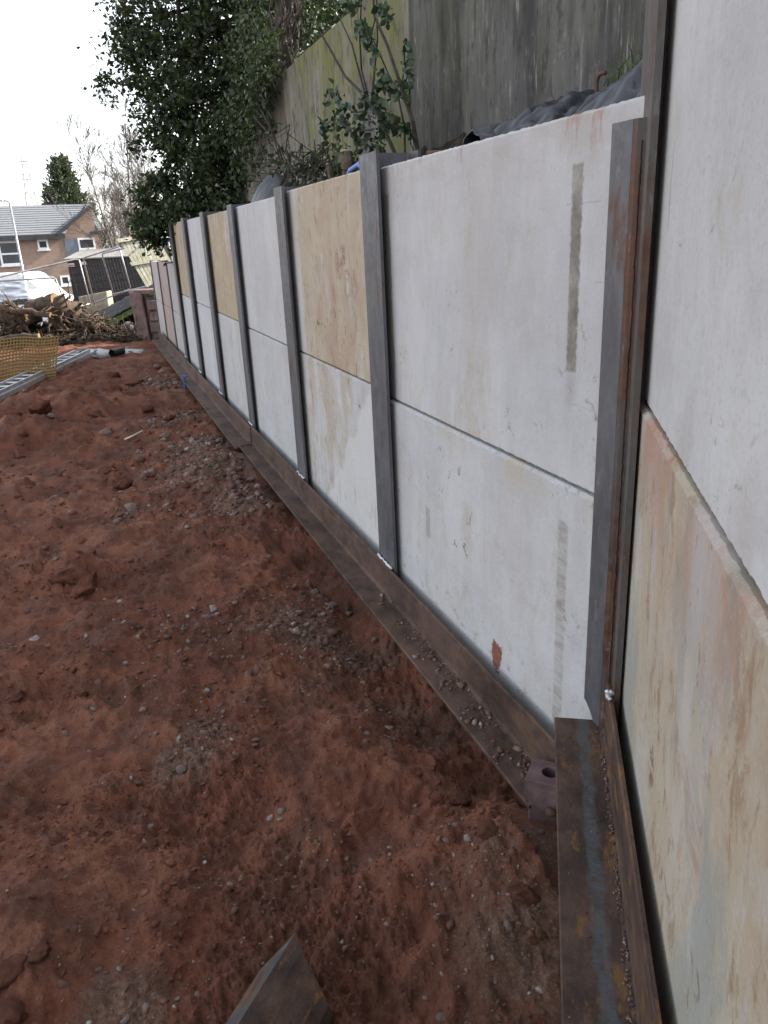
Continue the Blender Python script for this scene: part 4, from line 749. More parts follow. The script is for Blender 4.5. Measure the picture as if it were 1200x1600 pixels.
C = np.concatenate([np.array([far_pt(a + r2.normal() * s, b + r2.normal() * s, -.56 + r2.normal() * .045) for _ in range(int(c * 1.15))]) for a, b, s, c in lcl]) - SB
V, Fq = round_leaves(C, .045, r2, .3, .85); link('leaves', np_mesh('leaves', V, Fq), M_SHRUB, SH)
# cut branches and twigs left behind the panels
r2 = np.random.RandomState(45); CB = wf(4.3, -.4, 2.15)
BRB = empty('cut_branches', CB, 0, label='tangle of cut bare branches behind the panels under the shrub', category='branches'); m = MB()
for i in range(30):
    a = (r2.uniform(430, 560), r2.uniform(255, 285)); b = (a[0] + r2.uniform(-60, 50), a[1] - r2.uniform(0, 45) + 5); o1 = -.25 - r2.rand() * .4
    limb(m, far_pt(*a, o1) - CB, far_pt(*b, o1 - .1) - CB, r2.uniform(.003, .009), .002, r2, 8, .28, 5)
for (a, b, c, d) in ((400, 250, 470, 262), (420, 265, 500, 262), (470, 225, 485, 262), (500, 232, 505, 262), (440, 275, 520, 280)): limb(m, far_pt(a, b, -.5) - CB, far_pt(c, d, -.4) - CB, .007, .009, r2, 7, .2, 5)
m.build('twigs', M_BARK_D, BRB)
r2 = np.random.RandomState(46); lfp = np.concatenate([far_pt(r2.uniform(415, 565), r2.uniform(236, 284), -.3 - r2.rand() * .35) - CB + r2.normal(size=(9, 3)) * .05 for _ in range(44)]); V, Fq = round_leaves(lfp, .042, r2, .3, .8); link('leaves', np_mesh('leaves', V, Fq), M_IVY, BRB)
M_CUT = simple('cut_wood', (.42, .33, .20), .8)
for (a, b, c, d, r) in ((520, 285, 514, 258, .022), (545, 275, 541, 238, .038)):
    m = MB(); m.tube([far_pt(a, b, -.35) - CB, far_pt(c, d, -.35) - CB], [r * 1.1, r], 10); cs = m.build('cut_stem', M_BARK, BRB)
    q = far_pt(c, d, -.35) - CB; m = MB(); m.tube([q + np.array([0, 0, .001]), q + np.array([.001, -.002, .005])], [r * .97, r * .94], 10); m.build('cut_face', M_CUT, cs)
P = far_pt(562, 272, -.16); m = MB(); m.tube([P + D1 * .28 + np.array([0, 0, -.05]), P + D1 * .14 + np.array([0, 0, .03]), P + np.array([0, 0, .045]), P - D1 * .1 + np.array([0, 0, .0])], .015, 10); m.build('blue_pipe', simple('blue_pipe_plastic', (.06, .14, .42), .4), smooth=True, label='short length of blue pipe lying behind the panel top', category='pipe')
P0_, P1_ = wf(1.50, -.19, 2.11), wf(1.12, -.19, 2.075); m = MB(); m.bar(P0_, P1_, .05, .12); m.build('steel_plate', simple('red_rust_plate', (.12, .055, .035), .85), None, bevel=.003, label='strip of rusty red steel lying behind the panel top beside the post', category='steel plate')
P = far_pt(567, 246, .0); o = link('stone', SMESH[2], M_RUBBLE, label='pale stone lying on the backfill beside the tallest grey post', category='stone'); o.location = (P[0], P[1], P[2] - .01) ; o.scale = (.05, .05, .05)
o.location = tuple(wf(1.72, -.20, 2.14))
# grass tufts at the wall foot
for i, (a, b, h) in enumerate(((885, 168, .09), (900, 165, .06), (985, 112, .10), (965, 125, .06), (752, 212, .08), (720, 228, .06), (808, 208, .1), (1000, 100, .09), (690, 235, .05), (858, 178, .05))):
    r2 = np.random.RandomState(300 + i); P = far_pt(a, b, -.84); m = MB()
    for _ in range(26):
        b0 = np.append(r2.normal(size=2) * .03, -.02); d = np.append(r2.normal(size=2) * .4, 1); d /= np.linalg.norm(d); L_ = h * r2.uniform(.5, 1.2); w = np.append(r2.normal(size=2), 0); w *= .0028 / np.linalg.norm(w); mid = b0 + d * L_ * .6; tip = b0 + d * L_ + np.append(d[:2] * L_ * .5, -.01)
        m.add([b0 - w, b0 + w, mid + w * .7, mid - w * .7, tip], [(0, 1, 2, 3), (3, 2, 4)])
    o = m.build('grass_tuft', M_GRASS, label='small tuft of grass growing at the foot of the old concrete wall', category='grass', group='grass tufts along the wall foot'); o.location = P

# ------------------------------------------------------------------ far end: pier, stump pile, bank
M_BRICK_P = simple('pink_brown_masonry', (.17, .115, .105), .92, 0, .35, 6, .6)
pb = ground_pt(224, 533); BR = empty('masonry_pier', pb, RAD(-8), label='crumbling pink brown masonry pier at the end of the panel wall', category='pier')
sc_ = 1 / (FPX / pb[1])
m = MB(); W_ = .36; Hh = 1.02
m.prism([(-.10, 0, -.1), (.16, 0, -.1), (.10, 0, Hh - .06), (-.17, 0, Hh)], (0, 0, 0), (0, .45, 0)); m.build('front_slab', M_BRICK_P, BR, bevel=.015)
m = MB(); m.prism([(.18, .06, -.1), (.50, .06, -.1), (.50, .06, .86), (.13, .06, .90)], (0, 0, 0), (0, .4, 0)); m.build('core', simple('dark_masonry', (.10, .075, .068), .95, 0, .4, 7, .7), BR, bevel=.01)
m = MB(); m.box(-.16, .50, .02, .5, .94, 1.03); m.build('coping', M_BRICK_P, BR, bevel=.015)
r2 = random.Random(4)
for (x, z, w, h) in ((.20, .62, .24, .2), (.22, .40, .2, .18), (.19, .17, .25, .2)): m = MB(); m.box(x, x + w, .0, .2, z, z + h); m.build('stone', M_BRICK_P, BR, bevel=.02)
# earth bank with black sheet and moss
e0, e1 = ground_pt(140, 520), ground_pt(215, 512)
bk = [at_y(148, 497, 18.6), at_y(180, 482, 18.6), at_y(212, 464, 18.6), at_y(245, 452, 18.6)]
def strip(name, top, depth, dz, mat, seed, **props):
    nU, nV = 60, 14; P = []
    for i in range(nU):
        u = i / (nU - 1) * (len(top) - 1); a = int(min(u, len(top) - 2)); f = u - a; c = top[a] * (1 - f) + top[a + 1] * f
        for j in range(nV):
            v = j / (nV - 1); q = c + np.array([0, depth[0] + (depth[1] - depth[0]) * v, dz[0] + (dz[1] - dz[0]) * v]); q = q + np.array([.02, .05, .035]) * float(fbm(np.array(i * .35 + seed), np.array(j * .5), 3)); P.append(q)
    a_, b_ = np.arange(nU - 1)[:, None], np.arange(nV - 1)[None]; Fq = np.stack([a_ * nV + b_, a_ * nV + b_ + 1, (a_ + 1) * nV + b_ + 1, (a_ + 1) * nV + b_], -1).reshape(-1, 4)
    o = link(name, np_mesh(name, P, Fq), mat, smooth=True, **props); s = o.modifiers.new('solid', 'SOLIDIFY'); s.thickness = .012; return o
strip('earth_bank', bk, (-.35, 2.2), (-.75, .06), M_EARTH, 1, kind='structure')
strip('earth_bank', [b + np.array([0, .1, -.05]) for b in bk], (-.5, .3), (-1.2, -.02), M_EARTH, 9, kind='structure')
strip('plastic_sheet', [b + np.array([-.03, -.12, .03]) for b in bk], (-.12, .7), (-.22, .10), simple('matt_black_sheet', (.014, .014, .016), .8), 3, label='black plastic sheet along the top of the earth bank behind the pier', category='plastic sheet')
k = NM('moss'); M_MOSS = k.fin(k.mix(k.noise(14, 6, .7), (.035, .05, .015), (.12, .16, .05)), .95, 0, k.bump(k.noise(60, 5, .7), .8, .03), .1)
strip('moss_mat', [b + np.array([.08, -.34, -.17]) for b in bk[:3]], (-.12, .16), (-.14, .02), M_MOSS, 6, label='mat of green moss on the slope below the black sheet', category='moss')
P = ground_pt(203, 524); o = link('boulder', stone_mesh('boulder', 333, 3, .2, .95), simple('grey_boulder', (.075, .077, .088), .9, 0, .3, 5, .5), smooth=False, label='blue grey boulder beside the masonry pier', category='boulder'); o.location = (P[0], P[1], P[2] + .13); o.scale = (.17, .15, .19)  # base colour darkened to stand in for shade; sun reaches the boulder here

# stump pile
r2 = np.random.RandomState(55)
k = NM('torn_wood'); M_TORN = k.fin(k.ramp(k.noise(7, 6, .7, k.mp((1, 1, .5))), [(.3, (.07, .042, .024)), (.5, (.20, .125, .062)), (.72, (.42, .30, .155))]), .9, 0, k.bump(k.noise(30, 5, .7, k.mp((2, 2, .4))), .7, .03), .2)
M_ROOT = simple('root_bark', (.075, .05, .034), .95, 0, .5, 9, .8)
def stump(px, py, y, size, seed, label, axis, nroots=34):
    r2 = np.random.RandomState(seed); c = at_y(px, py, y); g = Hs(c[0], c[1]); E_ = empty('tree_stump', (c[0], c[1], g), 0, label=label, category='tree stump', group='uprooted stumps'); c = np.array([0, 0, c[2] - g])
    ax_ = np.array(axis, float); ax_ /= np.linalg.norm(ax_)
    n_, s_ = 22, 14; V = []
    u1 = np.cross(ax_, [0, 0, 1]); u1 /= np.linalg.norm(u1); u2 = np.cross(u1, ax_)
    for i in range(s_):
        f = i / (s_ - 1); rad = size * (.42 + .42 * f ** 2.2)
        for j in range(n_):
            a = 2 * math.pi * j / n_; w = 1 + .22 * float(pn(np.array(j * .9 + seed), np.array(i * .35))) + .12 * math.sin(5 * a + seed); V.append(c + ax_ * (f - .55) * size * 1.8 + (u1 * math.cos(a) + u2 * math.sin(a)) * rad * w)
    Fq = [(i * n_ + j, i * n_ + (j + 1) % n_, (i + 1) * n_ + (j + 1) % n_, (i + 1) * n_ + j) for i in range(s_ - 1) for j in range(n_)] + [tuple(range(n_))[::-1], tuple((s_ - 1) * n_ + j for j in range(n_))]
    m = MB(); m.add(V, Fq); m.build('trunk', M_ROOT, E_, smooth=True)
    m = MB()
    for i in range(nroots):
        a = r2.uniform(0, 2 * math.pi); st = c + ax_ * size * .65 + (u1 * math.cos(a) + u2 * math.sin(a)) * size * r2.uniform(.1, .8); L_ = size * r2.uniform(.5, 1.5); d = ax_ * r2.uniform(.3, 1) + (u1 * math.cos(a) + u2 * math.sin(a)) * r2.uniform(.3, 1.1); d /= np.linalg.norm(d); P = [st]
        for j in range(6): d = d + r2.normal(size=3) * .33; d[2] -= .05; d /= np.linalg.norm(d); q = P[-1] + d * L_ / 6; q[2] = max(q[2], .02); P.append(q)
        r0 = size * r2.uniform(.03, .085); m.tube(P, [r0 * (1 - .85 * j / 6) for j in range(7)], 5)
    m.build('roots', M_ROOT, E_, smooth=True)
    m = MB()
    for i in range(26):
        a = r2.uniform(0, 2 * math.pi); st = c + ax_ * size * r2.uniform(.3, .75) + (u1 * math.cos(a) + u2 * math.sin(a)) * size * r2.uniform(.3, .85); d = ax_ + r2.normal(size=3) * .55 + np.array([0, 0, .35]); d /= np.linalg.norm(d); L_ = size * r2.uniform(.22, .6); w = size * r2.uniform(.04, .10)
        s = np.cross(d, r2.normal(size=3)); s /= np.linalg.norm(s); m.add([st - s * w, st + s * w, st + np.cross(d, s) * w * .6, st + d * L_], [(0, 1, 3), (1, 2, 3), (2, 0, 3), (0, 2, 1)])
    m.build('torn_wood', M_TORN, E_, kind='stuff')
stump(95, 487, 17.4, .46, 1, 'uprooted stump with pale torn wood on top of the heap', (.5, -.7, -.1), 44)
stump(35, 497, 17.3, .42, 2, 'broad root plate at the mesh barrier end of the heap', (-.3, -.9, .0), 44)
stump(138, 505, 17.2, .30, 3, 'smaller stump with tangled roots beside the earth bank', (.7, -.7, -.1), 40)
stump(-40, 492, 17.6, .5, 4, 'dark stump at the outer end of the heap', (-.3, -.8, .1), 24)
def log(px0, py0, px1, py1, y, r0, r1, label, seed):
    r2 = np.random.RandomState(seed); a, b = at_y(px0, py0, y), at_y(px1, py1, y - .2); c = a.copy(); c[2] = Hs(a[0], a[1]); E_ = empty('log', c, 0, label=label, category='log'); m = MB(); limb(m, a - c, b - c, r0, r1, r2, 9, .07, 12); m.build('trunk', M_ROOT, E_, smooth=True)
    e = (b - c); d = (b - a) / np.linalg.norm(b - a); m = MB(); m.tube([e - d * .02, e + d * .012], [r1 * 1.0, r1 * .96], 12); m.build('cut_face', M_TORN, E_); m = MB(); m.tube([a - c + d * .02, a - c - d * .012], [r0, r0 * .96], 12); m.build('cut_face', M_TORN, E_)
log(-60, 470, 78, 492, 17.0, .075, .06, 'long thin grey log lying across the stump heap', 61)
log(50, 484, 88, 472, 17.7, .21, .20, 'thick log with orange cut end on top of the heap', 62)
log(-30, 530, 60, 525, 16.6, .08, .05, 'pale peeled pole at the foot of the stump heap', 63)
rb = np.random.RandomState(66); m = MB()
for i in range(260):
    px = rb.uniform(-60, 172); c = at_y(px, 0, rb.uniform(16.4, 17.4)); g = Hs(c[0], c[1]); top_ = .10 + .45 * max(0, 1 - abs(px - 70) / 130); c[2] = g + rb.rand() * top_; d = rb.normal(size=3) * np.array([1, .6, .45]); d /= np.linalg.norm(d); L_ = rb.uniform(.12, .5); P = [c]
    for j in range(4): d = d + rb.normal(size=3) * .25; d /= np.linalg.norm(d); q = P[-1] + d * L_ / 4; q[2] = max(q[2], g + .01); P.append(q)
    m.tube(P, [rb.uniform(.008, .022) * (1 - .18 * j) for j in range(5)], 4)
m.build('brushwood', M_ROOT, kind='stuff', label='broken roots and brushwood heaped around the uprooted stumps', category='brushwood')
cl = np.column_stack([rb.uniform(-9.5, -4.9, 1600), rb.uniform(16.3, 18.2, 1600)]); z = H(cl[:, 0], cl[:, 1]); R = rb.uniform(.02, .09, 1600)
V, Fq = pebbles(np.column_stack([cl, z + R * .3 + rb.rand(1600) * .35 * np.exp(-((cl[:, 0] + 7.2) / 1.6) ** 2) * np.clip((cl[:, 1] - 16.4), 0, 1)]), R, rb, 1, .8, .4); link('earth_heap', np_mesh('earth_heap', V, Fq), M_EARTH, kind='stuff', label='dark loose earth shaken from the roots of the heap', category='earth')

# orange mesh barrier leaning on the heap
k = NM('orange_mesh'); M_OMESH = k.fin(k.mix(k.noise(5, 4), (.15, .09, .025), (.25, .15, .045)), .7)
c00, c10 = ground_pt(-60, 612), ground_pt(86, 592); c01 = at_y(-60, 533, c00[1] + .35); c11 = at_y(92, 526, c10[1] + .35)
m = MB(); NXm, NZm = 30, 14
def mesh_pt(u, v): 
    p = (c00 * (1 - u) + c10 * u) * (1 - v) + (c01 * (1 - u) + c11 * u) * v; return p + np.array([0, .03 * math.sin(u * 9 + v * 3), .012 * math.sin(u * 13)])
for i in range(NXm + 1): m.tube([mesh_pt(i / NXm, j / 8) for j in range(9)], .0125, 4, cap=False)
for j in range(NZm + 1): m.tube([mesh_pt(i / 16, j / NZm) for i in range(17)], .0125, 4, cap=False)
m.build('mesh_barrier', M_OMESH, label='sagging orange plastic mesh barrier propped before the stump heap', category='barrier')
# aluminium ladder
M_ALU = simple('aluminium', (.50, .52, .53), .4, .6, .15, 10, .1)
la, lb = ground_pt(-90, 672), ground_pt(139, 563); la[2] += .10; lb[2] += .14; LD = empty('aluminium_ladder', la, 0, label='aluminium extension ladder lying on the red soil ridge', category='ladder')
dl = lb - la; Ll = np.linalg.norm(dl); dl /= Ll; sl_ = np.cross(dl, [0, 0, 1]); sl_ /= np.linalg.norm(sl_); ul = np.cross(sl_, dl)
for k2, (o2, w2, l0, l1) in enumerate(((0, .14, 0, Ll), (.055, .118, .5, Ll - .25))):
    for s in (-1, 1): m = MB(); m.bar(dl * l0 + sl_ * s * w2 + ul * o2, dl * l1 + sl_ * s * w2 + ul * o2, .028, .06, ul); m.build('stile', M_ALU, LD)
    nrg = int((l1 - l0) / .28)
    for i in range(nrg): p = dl * (l0 + .14 + i * .28) + ul * o2; m = MB(); m.tube([p - sl_ * w2, p + sl_ * w2], .015, 8); m.build('rung', M_ALU, LD)
m = MB(); e = dl * Ll
M_RED = simple('red_plastic', (.32, .05, .03), .5)
for s in (-1, 1): m = MB(); m.obox(e + sl_ * s * .14, dl * .03, sl_ * .02, ul * .035); m.build('end_cap', M_RED, LD)
# crumpled white sacks with black pipe end
M_SACK = simple('white_sack', (.33, .335, .33), .55, 0, .15, 7, .5)
def sack(px0, px1, py, hgt, seed, label, mat=M_SACK, dep=.3):
    a, b = ground_pt(px0, py), ground_pt(px1, py); V, Fq = ICO[3]; rs_ = np.random.RandomState(seed); c = (a + b) / 2; w = np.linalg.norm(b - a) / 2; V = V.copy(); V = np.sign(V) * np.abs(V) ** .75
    V = V * (1 + .22 * fbm(V[:, 0] * 2.4 + seed, V[:, 1] * 2.4 + V[:, 2] * 2, 4))[:, None] * np.array([w, dep, hgt]); V[:, 2] = np.maximum(V[:, 2], -.02)
    o = link('sack', np_mesh('sack', V, Fq), mat, smooth=True, label=label, category='sack'); o.location = (c[0], c[1], c[2] + hgt * .25); o.rotation_euler = (0, 0, math.atan2(b[1] - a[1], b[0] - a[0])); return o
sack(146, 171, 556, .09, 3, 'rolled white sack lying past the ladder end', dep=.16); sack(184, 222, 553, .06, 8, 'flattened white sheet sack beside the black pipe end', dep=.2); sack(122, 146, 557, .12, 5, 'dark grey crumpled sack beside the white roll', simple('grey_sack', (.12, .125, .12), .6), .16)
P = ground_pt(177, 557) + np.array([0, -.05, .06]); m = MB(); ring = [(.09, .0), (.09, .25)]
for (r_, a_, b_) in ((.10, 0, .28),): m.tube([P, P + np.array([.10, .26, .0])], [.065, .065], 16, cap=False); m.tube([P, P + np.array([.10, .26, .0])], [.048, .048], 16, cap=False)
n_ = 16; m.build('pipe_end', simple('black_pipe', (.018, .018, .018), .5), smooth=True, label='open end of a short black pipe between the white sacks', category='pipe')
# concrete lumps near the wall end
for i, (a, b, r) in enumerate(((252, 585, .09), (245, 575, .08), (262, 590, .07), (200, 545, .06), (235, 560, .07), (275, 600, .06))):
    P = ground_pt(a, b); o = link('stone', SMESH[i % 6], M_RUBBLE, label='broken concrete lump near the far end of the waling angle', category='stone', group='broken concrete by the wall end'); o.location = (P[0], P[1], P[2] + r * .3); o.scale = (r, r * .8, r * .7); o.rotation_euler = (.2, .1, i)

# ------------------------------------------------------------------ timber fence panel leaning over, temporary fencing, shed
k = NM('pale_timber'); n_ = k.noise(7, 6, .7, k.mp((2, 2, .5))); M_TIMBER = k.fin(k.mix(k.ma('MULTIPLY', k.objrand(), .5), k.ramp(n_, [(.3, (.20, .185, .13)), (.55, (.43, .42, .34)), (.75, (.62, .61, .53))]), (.30, .29, .20)), .85, 0, k.bump(n_, .5, .01))
fy = 19.6; fa, fb_ = at_y(185, 373, fy), at_y(236, 365, fy + .35); fc = at_y(240, 500, fy - .15)
up_ = fa - at_y(228, 448, fy - .1); up_ /= np.linalg.norm(up_); rt = fb_ - fa; Wf = np.linalg.norm(rt); rt /= Wf; up_ = up_ - rt * (up_ @ rt) * .0; Lf = 2.05
fn = np.cross(rt, up_); fn /= np.linalg.norm(fn)
if fn[1] > 0: fn = -fn
foot = fa - up_ * Lf; FE = empty('timber_fence', foot, 0, label='pale timber fence panel leaning over beyond the wall end', category='fence'); nb = 9
r2 = random.Random(9)
for i in range(nb):
    w = Wf / nb; p = rt * w * (i + .5); q = r2.uniform(-.03, .03); m = MB(); m.obox(p + up_ * (Lf / 2 + q), up_ * Lf / 2, rt * w * .43, fn * .008); m.build('board', M_TIMBER, FE)
for f in (.97, .68, .2): m = MB(); m.obox(rt * Wf / 2 + up_ * Lf * f + fn * .034, rt * (Wf / 2 + .06), up_ * .045, fn * .024); m.build('rail', M_TIMBER, FE)
m = MB(); m.obox(rt * (Wf + .05) + up_ * (Lf / 2 - .05) + fn * .0, up_ * (Lf / 2), rt * .04, fn * .04); m.build('fence_post', M_TIMBER, FE)
# temporary site fencing
M_GALV = simple('galvanised_tube', (.30, .31, .32), .45, .5, .2, 12, .1)
M_WIRE = simple('fence_wire', (.07, .07, .07), .7)
def heras(name_pts, label, y0, y1):
    (ax0, ay0), (bx0, by0), (ax1, ay1), (bx1, by1) = name_pts   # top left, top right, bottom left, bottom right pixels
    A, B_ = at_y(ax0, ay0, y0), at_y(bx0, by0, y1); a2, b2_ = at_y(ax1, ay1, y0), at_y(bx1, by1, y1); g = a2.copy(); E_ = empty('site_fence', g, 0, label=label, category='fence', group='temporary site fencing'); m = MB()
    R_ = .021; m.tube([a2 - g, A * .97 + a2 * .03 - g, A + (B_ - A) * .03 - g, A + (B_ - A) * .97 - g, B_ * .97 + b2_ * .03 - g, b2_ - g], R_, 8); m.tube([a2 + (A - a2) * .05 - g, b2_ + (B_ - b2_) * .05 - g], R_, 8)
    m.build('frame', M_GALV, E_, smooth=True); m = MB(); n_ = int(np.linalg.norm(B_ - A) / .12)
    for i in range(1, n_): u = i / n_; m.tube([A + (B_ - A) * u - g, a2 + (b2_ - a2) * u - g], 0.0010, 3, cap=False)
    for j in range(1, 8): v = j / 8; m.tube([a2 + (A - a2) * v - g, b2_ + (B_ - b2_) * v - g], 0.0010, 3, cap=False)
    m.build('wire_mesh', M_WIRE, E_)
heras(((-60, 447), (123, 404), (-45, 520), (142, 478)), 'galvanised site fence panel rising past the dark shed', 20.2, 21.5)
heras(((130, 403), (186, 385), (148, 477), (205, 455)), 'site fence panel before the dark shed, tilted', 21.4, 20.4)
heras(((159, 396), (262, 372), (178, 463), (275, 440)), 'site fence panel running in front of the leaning timber fence', 20.6, 19.3)
heras(((-50, 442), (86, 434), (-40, 500), (106, 484)), 'low site fence panel sagging before the white van', 19.6, 19.8)
# pale sheet hung on the fence
sv, su = 24, 30; a0_, a1_, b0_, b1_ = at_y(-40, 440, 20.0), at_y(40, 437, 20.1), at_y(-40, 478, 19.7), at_y(46, 466, 19.8); P = []
for j in range(sv):
    for i in range(su):
        u, v = i / (su - 1), j / (sv - 1); q = (a0_ * (1 - u) + a1_ * u) * (1 - v) + (b0_ * (1 - u) + b1_ * u) * v; P.append(q + np.array([0, .05, .02]) * float(fbm(np.array(u * 3.), np.array(v * 5.), 3)))
a_, b_ = np.arange(sv - 1)[:, None], np.arange(su - 1)[None]; Fq = np.stack([a_ * su + b_, a_ * su + b_ + 1, (a_ + 1) * su + b_ + 1, (a_ + 1) * su + b_], -1).reshape(-1, 4)
o = link('tarpaulin', np_mesh('tarpaulin', P, Fq), simple('pale_tarpaulin', (.46, .50, .55), .5, 0, .12, 3, .3), smooth=True, label='pale blue grey tarpaulin hung over the site fence by the van', category='tarpaulin'); s = o.modifiers.new('solid', 'SOLIDIFY'); s.thickness = .006
# dark shed with pale roof
sy0 = 23.0; s0, s1 = at_y(105, 406, sy0), at_y(226, 400, sy0); gz = Hs(s0[0], sy0) - .05; SHD = empty('dark_shed', (s0[0], sy0, gz), 0, label='black boarded shed with pale flat roof behind the site fence', category='shed'); wS = s1[0] - s0[0]; hS = s0[2] - gz; dS = 1.5
M_BLACK = simple('black_boards', (.020, .019, .020), .75, 0, .3, 12, .3)
nbd = 9
for i in range(nbd): m = MB(); z0 = hS * i / nbd; m.prism([(0, -.004, z0 + .004), (0, -.022, z0 + .006), (0, -.010, z0 + hS / nbd), (0, .0, z0 + hS / nbd)], (0, 0, 0), (wS, 0, 0)); m.build('board', M_BLACK, SHD)
m = MB(); m.box(0, wS, .002, dS, 0, hS - .004); m.build('wall', M_BLACK, SHD)
m = MB(); m.prism([(-.08, -.08, hS), (wS + .05, -.08, hS), (wS + .05, -.08, hS + .03), (-.08, -.08, hS + .03)], (0, 0, 0), (0, dS + .1, .22)); m.build('roof', simple('pale_felt', (.20, .19, .18), .9), SHD)
for (px, py, w, h, cc) in ((112, 414, .17, .09, 'r'), (131, 411, .15, .08, 'w')):
    p = at_y(px, py, sy0) - np.array(SHD.location); m = MB(); m.box(p[0] - w / 2, p[0] + w / 2, -.034, -.026, p[2] - h / 2, p[2] + h / 2); m.build('notice', simple('notice_' + cc, (.62, .60, .60), .6), SHD)
    if cc == 'r': m = MB(); m.box(p[0] - w / 2 + .01, p[0] + w / 2 - .01, -.037, -.0345, p[2] - .03, p[2] + .012); m.build('notice_band', simple('notice_red', (.42, .10, .10), .6), SHD)
p0_, p1_ = at_y(122, 462, 22.0), at_y(167, 458, 22.0); g = Hs(p0_[0], 22.0); m = MB(); w = p1_[0] - p0_[0]; hh = p0_[2] - g + .02; m.prism([(0, 0, -.05), (w, 0, -.05), (w, 0, hh + .06), (0, 0, hh - .05)], (0, 0, 0), (0, .45, 0)); o = m.build('concrete_block', simple('green_grey_concrete', (.24, .24, .19), .9, 0, .3, 5, .4), None, bevel=.02, label='mossy grey concrete block at the foot of the site fence', category='concrete block'); o.location = (p0_[0], 22.0, g)
# garden shed glimpsed behind the timber fence
gy = 24.5; a0_ = at_y(226, 353, gy); b0_ = at_y(262, 352, gy); gz = Hs(a0_[0], gy); E_ = empty('garden_shed', (a0_[0], gy, gz), 0, label='small garden shed with pale roof behind the leaning fence', category='shed'); w = b0_[0] - a0_[0] + .9; hh = a0_[2] - gz
m = MB(); m.box(0, w, 0, 1.8, 0, hh - .42); m.build('wall', simple('shed_wall', (.16, .14, .12), .9), E_); m = MB(); m.prism([(-.1, -.12, hh - .42), (w + .1, -.12, hh - .42), (w + .1, -.12, hh - .37), (-.1, -.12, hh - .37)], (0, 0, 0), (0, 1.1, .42)); m.build('roof', simple('shed_roof', (.36, .37, .37), .8), E_); m = MB(); m.box(-.1, w + .1, -.16, -.125, hh - .46, hh - .36); m.build('fascia', M_BLACK, E_)

# ------------------------------------------------------------------ house
HY = 40.0; hz0 = float(H(np.array([-17.]), np.array([HY]))[0])
HTH = RAD(24); HO_ = np.array([at_y(60, 400, HY)[0], HY, hz0]); hN = np.array([math.sin(HTH), -math.cos(HTH), 0]); hX = np.array([math.cos(HTH), math.sin(HTH), 0])
def hp(px, py, y=HY):          # pixel on the facade (or y-HY behind it), returned as facade coordinates + origin
    d = ray(px, py); P0 = HO_ - hN * (y - HY); e = np.array([0, 0, EYE]); P = e + d * (((P0 - e) @ hN) / (d @ hN)); return HO_ + np.array([(P - HO_) @ hX, y - HY, P[2] - hz0])
HO = empty('brick_house', tuple(HO_), HTH, label='brown brick house with grey tiled roof beyond the site', category='house')
xl, xr = hp(-150, 390)[0] - HO_[0], hp(160, 390)[0] - HO_[0]; xg0 = hp(97, 366)[0] - HO_[0]; xg1 = hp(146, 340)[0] - HO_[0]
ze = hp(60, 367)[2] - hz0; zr = hp(120, 320, HY + 3.2)[2] - hz0; zg = hp(145, 322)[2] - hz0
k = NM('brown_brick'); q = k.n.new('ShaderNodeTexBrick'); k.set(q.inputs['Vector'], k.mp((1, 1, 1), (0, 0, 0), (math.pi / 2, 0, 0))); q.inputs['Scale'].default_value = 1.0; q.inputs['Brick Width'].default_value = .225; q.inputs['Row Height'].default_value = .075; q.inputs['Mortar Size'].default_value = .008
q.inputs['Color1'].default_value = (.25, .165, .125, 1); q.inputs['Color2'].default_value = (.32, .215, .165, 1); q.inputs['Mortar'].default_value = (.24, .21, .18, 1)
M_BRICK = k.fin(k.mix(k.sm(k.noise(.7, 3), .3, .7, 0, .25), q.outputs['Color'], (.22, .155, .125)), .9)
m = MB(); m.box(xl, xr, 0, 6.4, -.2, ze); m.build('wall', M_BRICK, HO)
m = MB(); m.prism([(xg0, 0, ze + .01), (xg1, 0, ze + .01), (xg1, 0, zg)], (0, .012, 0), (0, 3.0, 0)); m.build('gable', M_BRICK, HO)
M_TILE = simple('grey_tile', (.155, .165, .18), .75, 0, .18, 20, .2)
def tiled(A, B_, C_, D_, n, parent, name='roof'):    # A,B eave; C,D ridge
    A, B_, C_, D_ = map(np.array, (A, B_, C_, D_)); m = MB(); nn = np.cross(B_ - A, D_ - A); nn = nn / np.linalg.norm(nn); nn = nn if nn[2] > 0 else -nn
    for i in range(n):
        u0, u1 = i / n, (i + 1) / n + .01; P = [A + (D_ - A) * u0, B_ + (C_ - B_) * u0, B_ + (C_ - B_) * u1, A + (D_ - A) * u1]; Q = [p + nn * (.05 if j < 2 else .018) for j, p in enumerate(P)]; m.add(P + Q, [(4, 5, 6, 7), (0, 1, 5, 4), (1, 2, 6, 5), (2, 3, 7, 6), (3, 0, 4, 7), (0, 3, 2, 1)])
    return m.build(name, M_TILE, parent)
rf = tiled((xl - .2, -.35, ze - .02), (xg0 + .1, -.35, ze - .02), (xg1, 3.2, zr), (xl - .2, 3.2, zr), 13, HO)
tiled((xl - .2, 6.75, ze - .02), (xr + .2, 6.75, ze - .02), (xr + .2, 3.2, zr), (xl - .2, 3.2, zr), 13, HO)
tiled((xg1 + .12, -.35, ze + .05), (xr + .25, -.35, ze + .05), (xr + .0, 3.2, zr), (xg1 - .1, 3.2, zr), 13, HO)
m = MB(); m.bar((xg0 - .25, -.2, ze - .02), (xg1 + .1, -.2, zg + .10), .55, .16); m.build('verge', simple('dark_fascia', (.035, .037, .042), .6), HO)
m = MB(); m.prism([(xg0 - .2, -.3, ze), (xg1 + .1, -.3, zg + .12), (xg1 + .1, -.3, zg + .17), (xg0 - .2, -.3, ze + .06)], (0, 0, 0), (0, 3.4, 0)); m.build('gable_roof', M_TILE, HO)
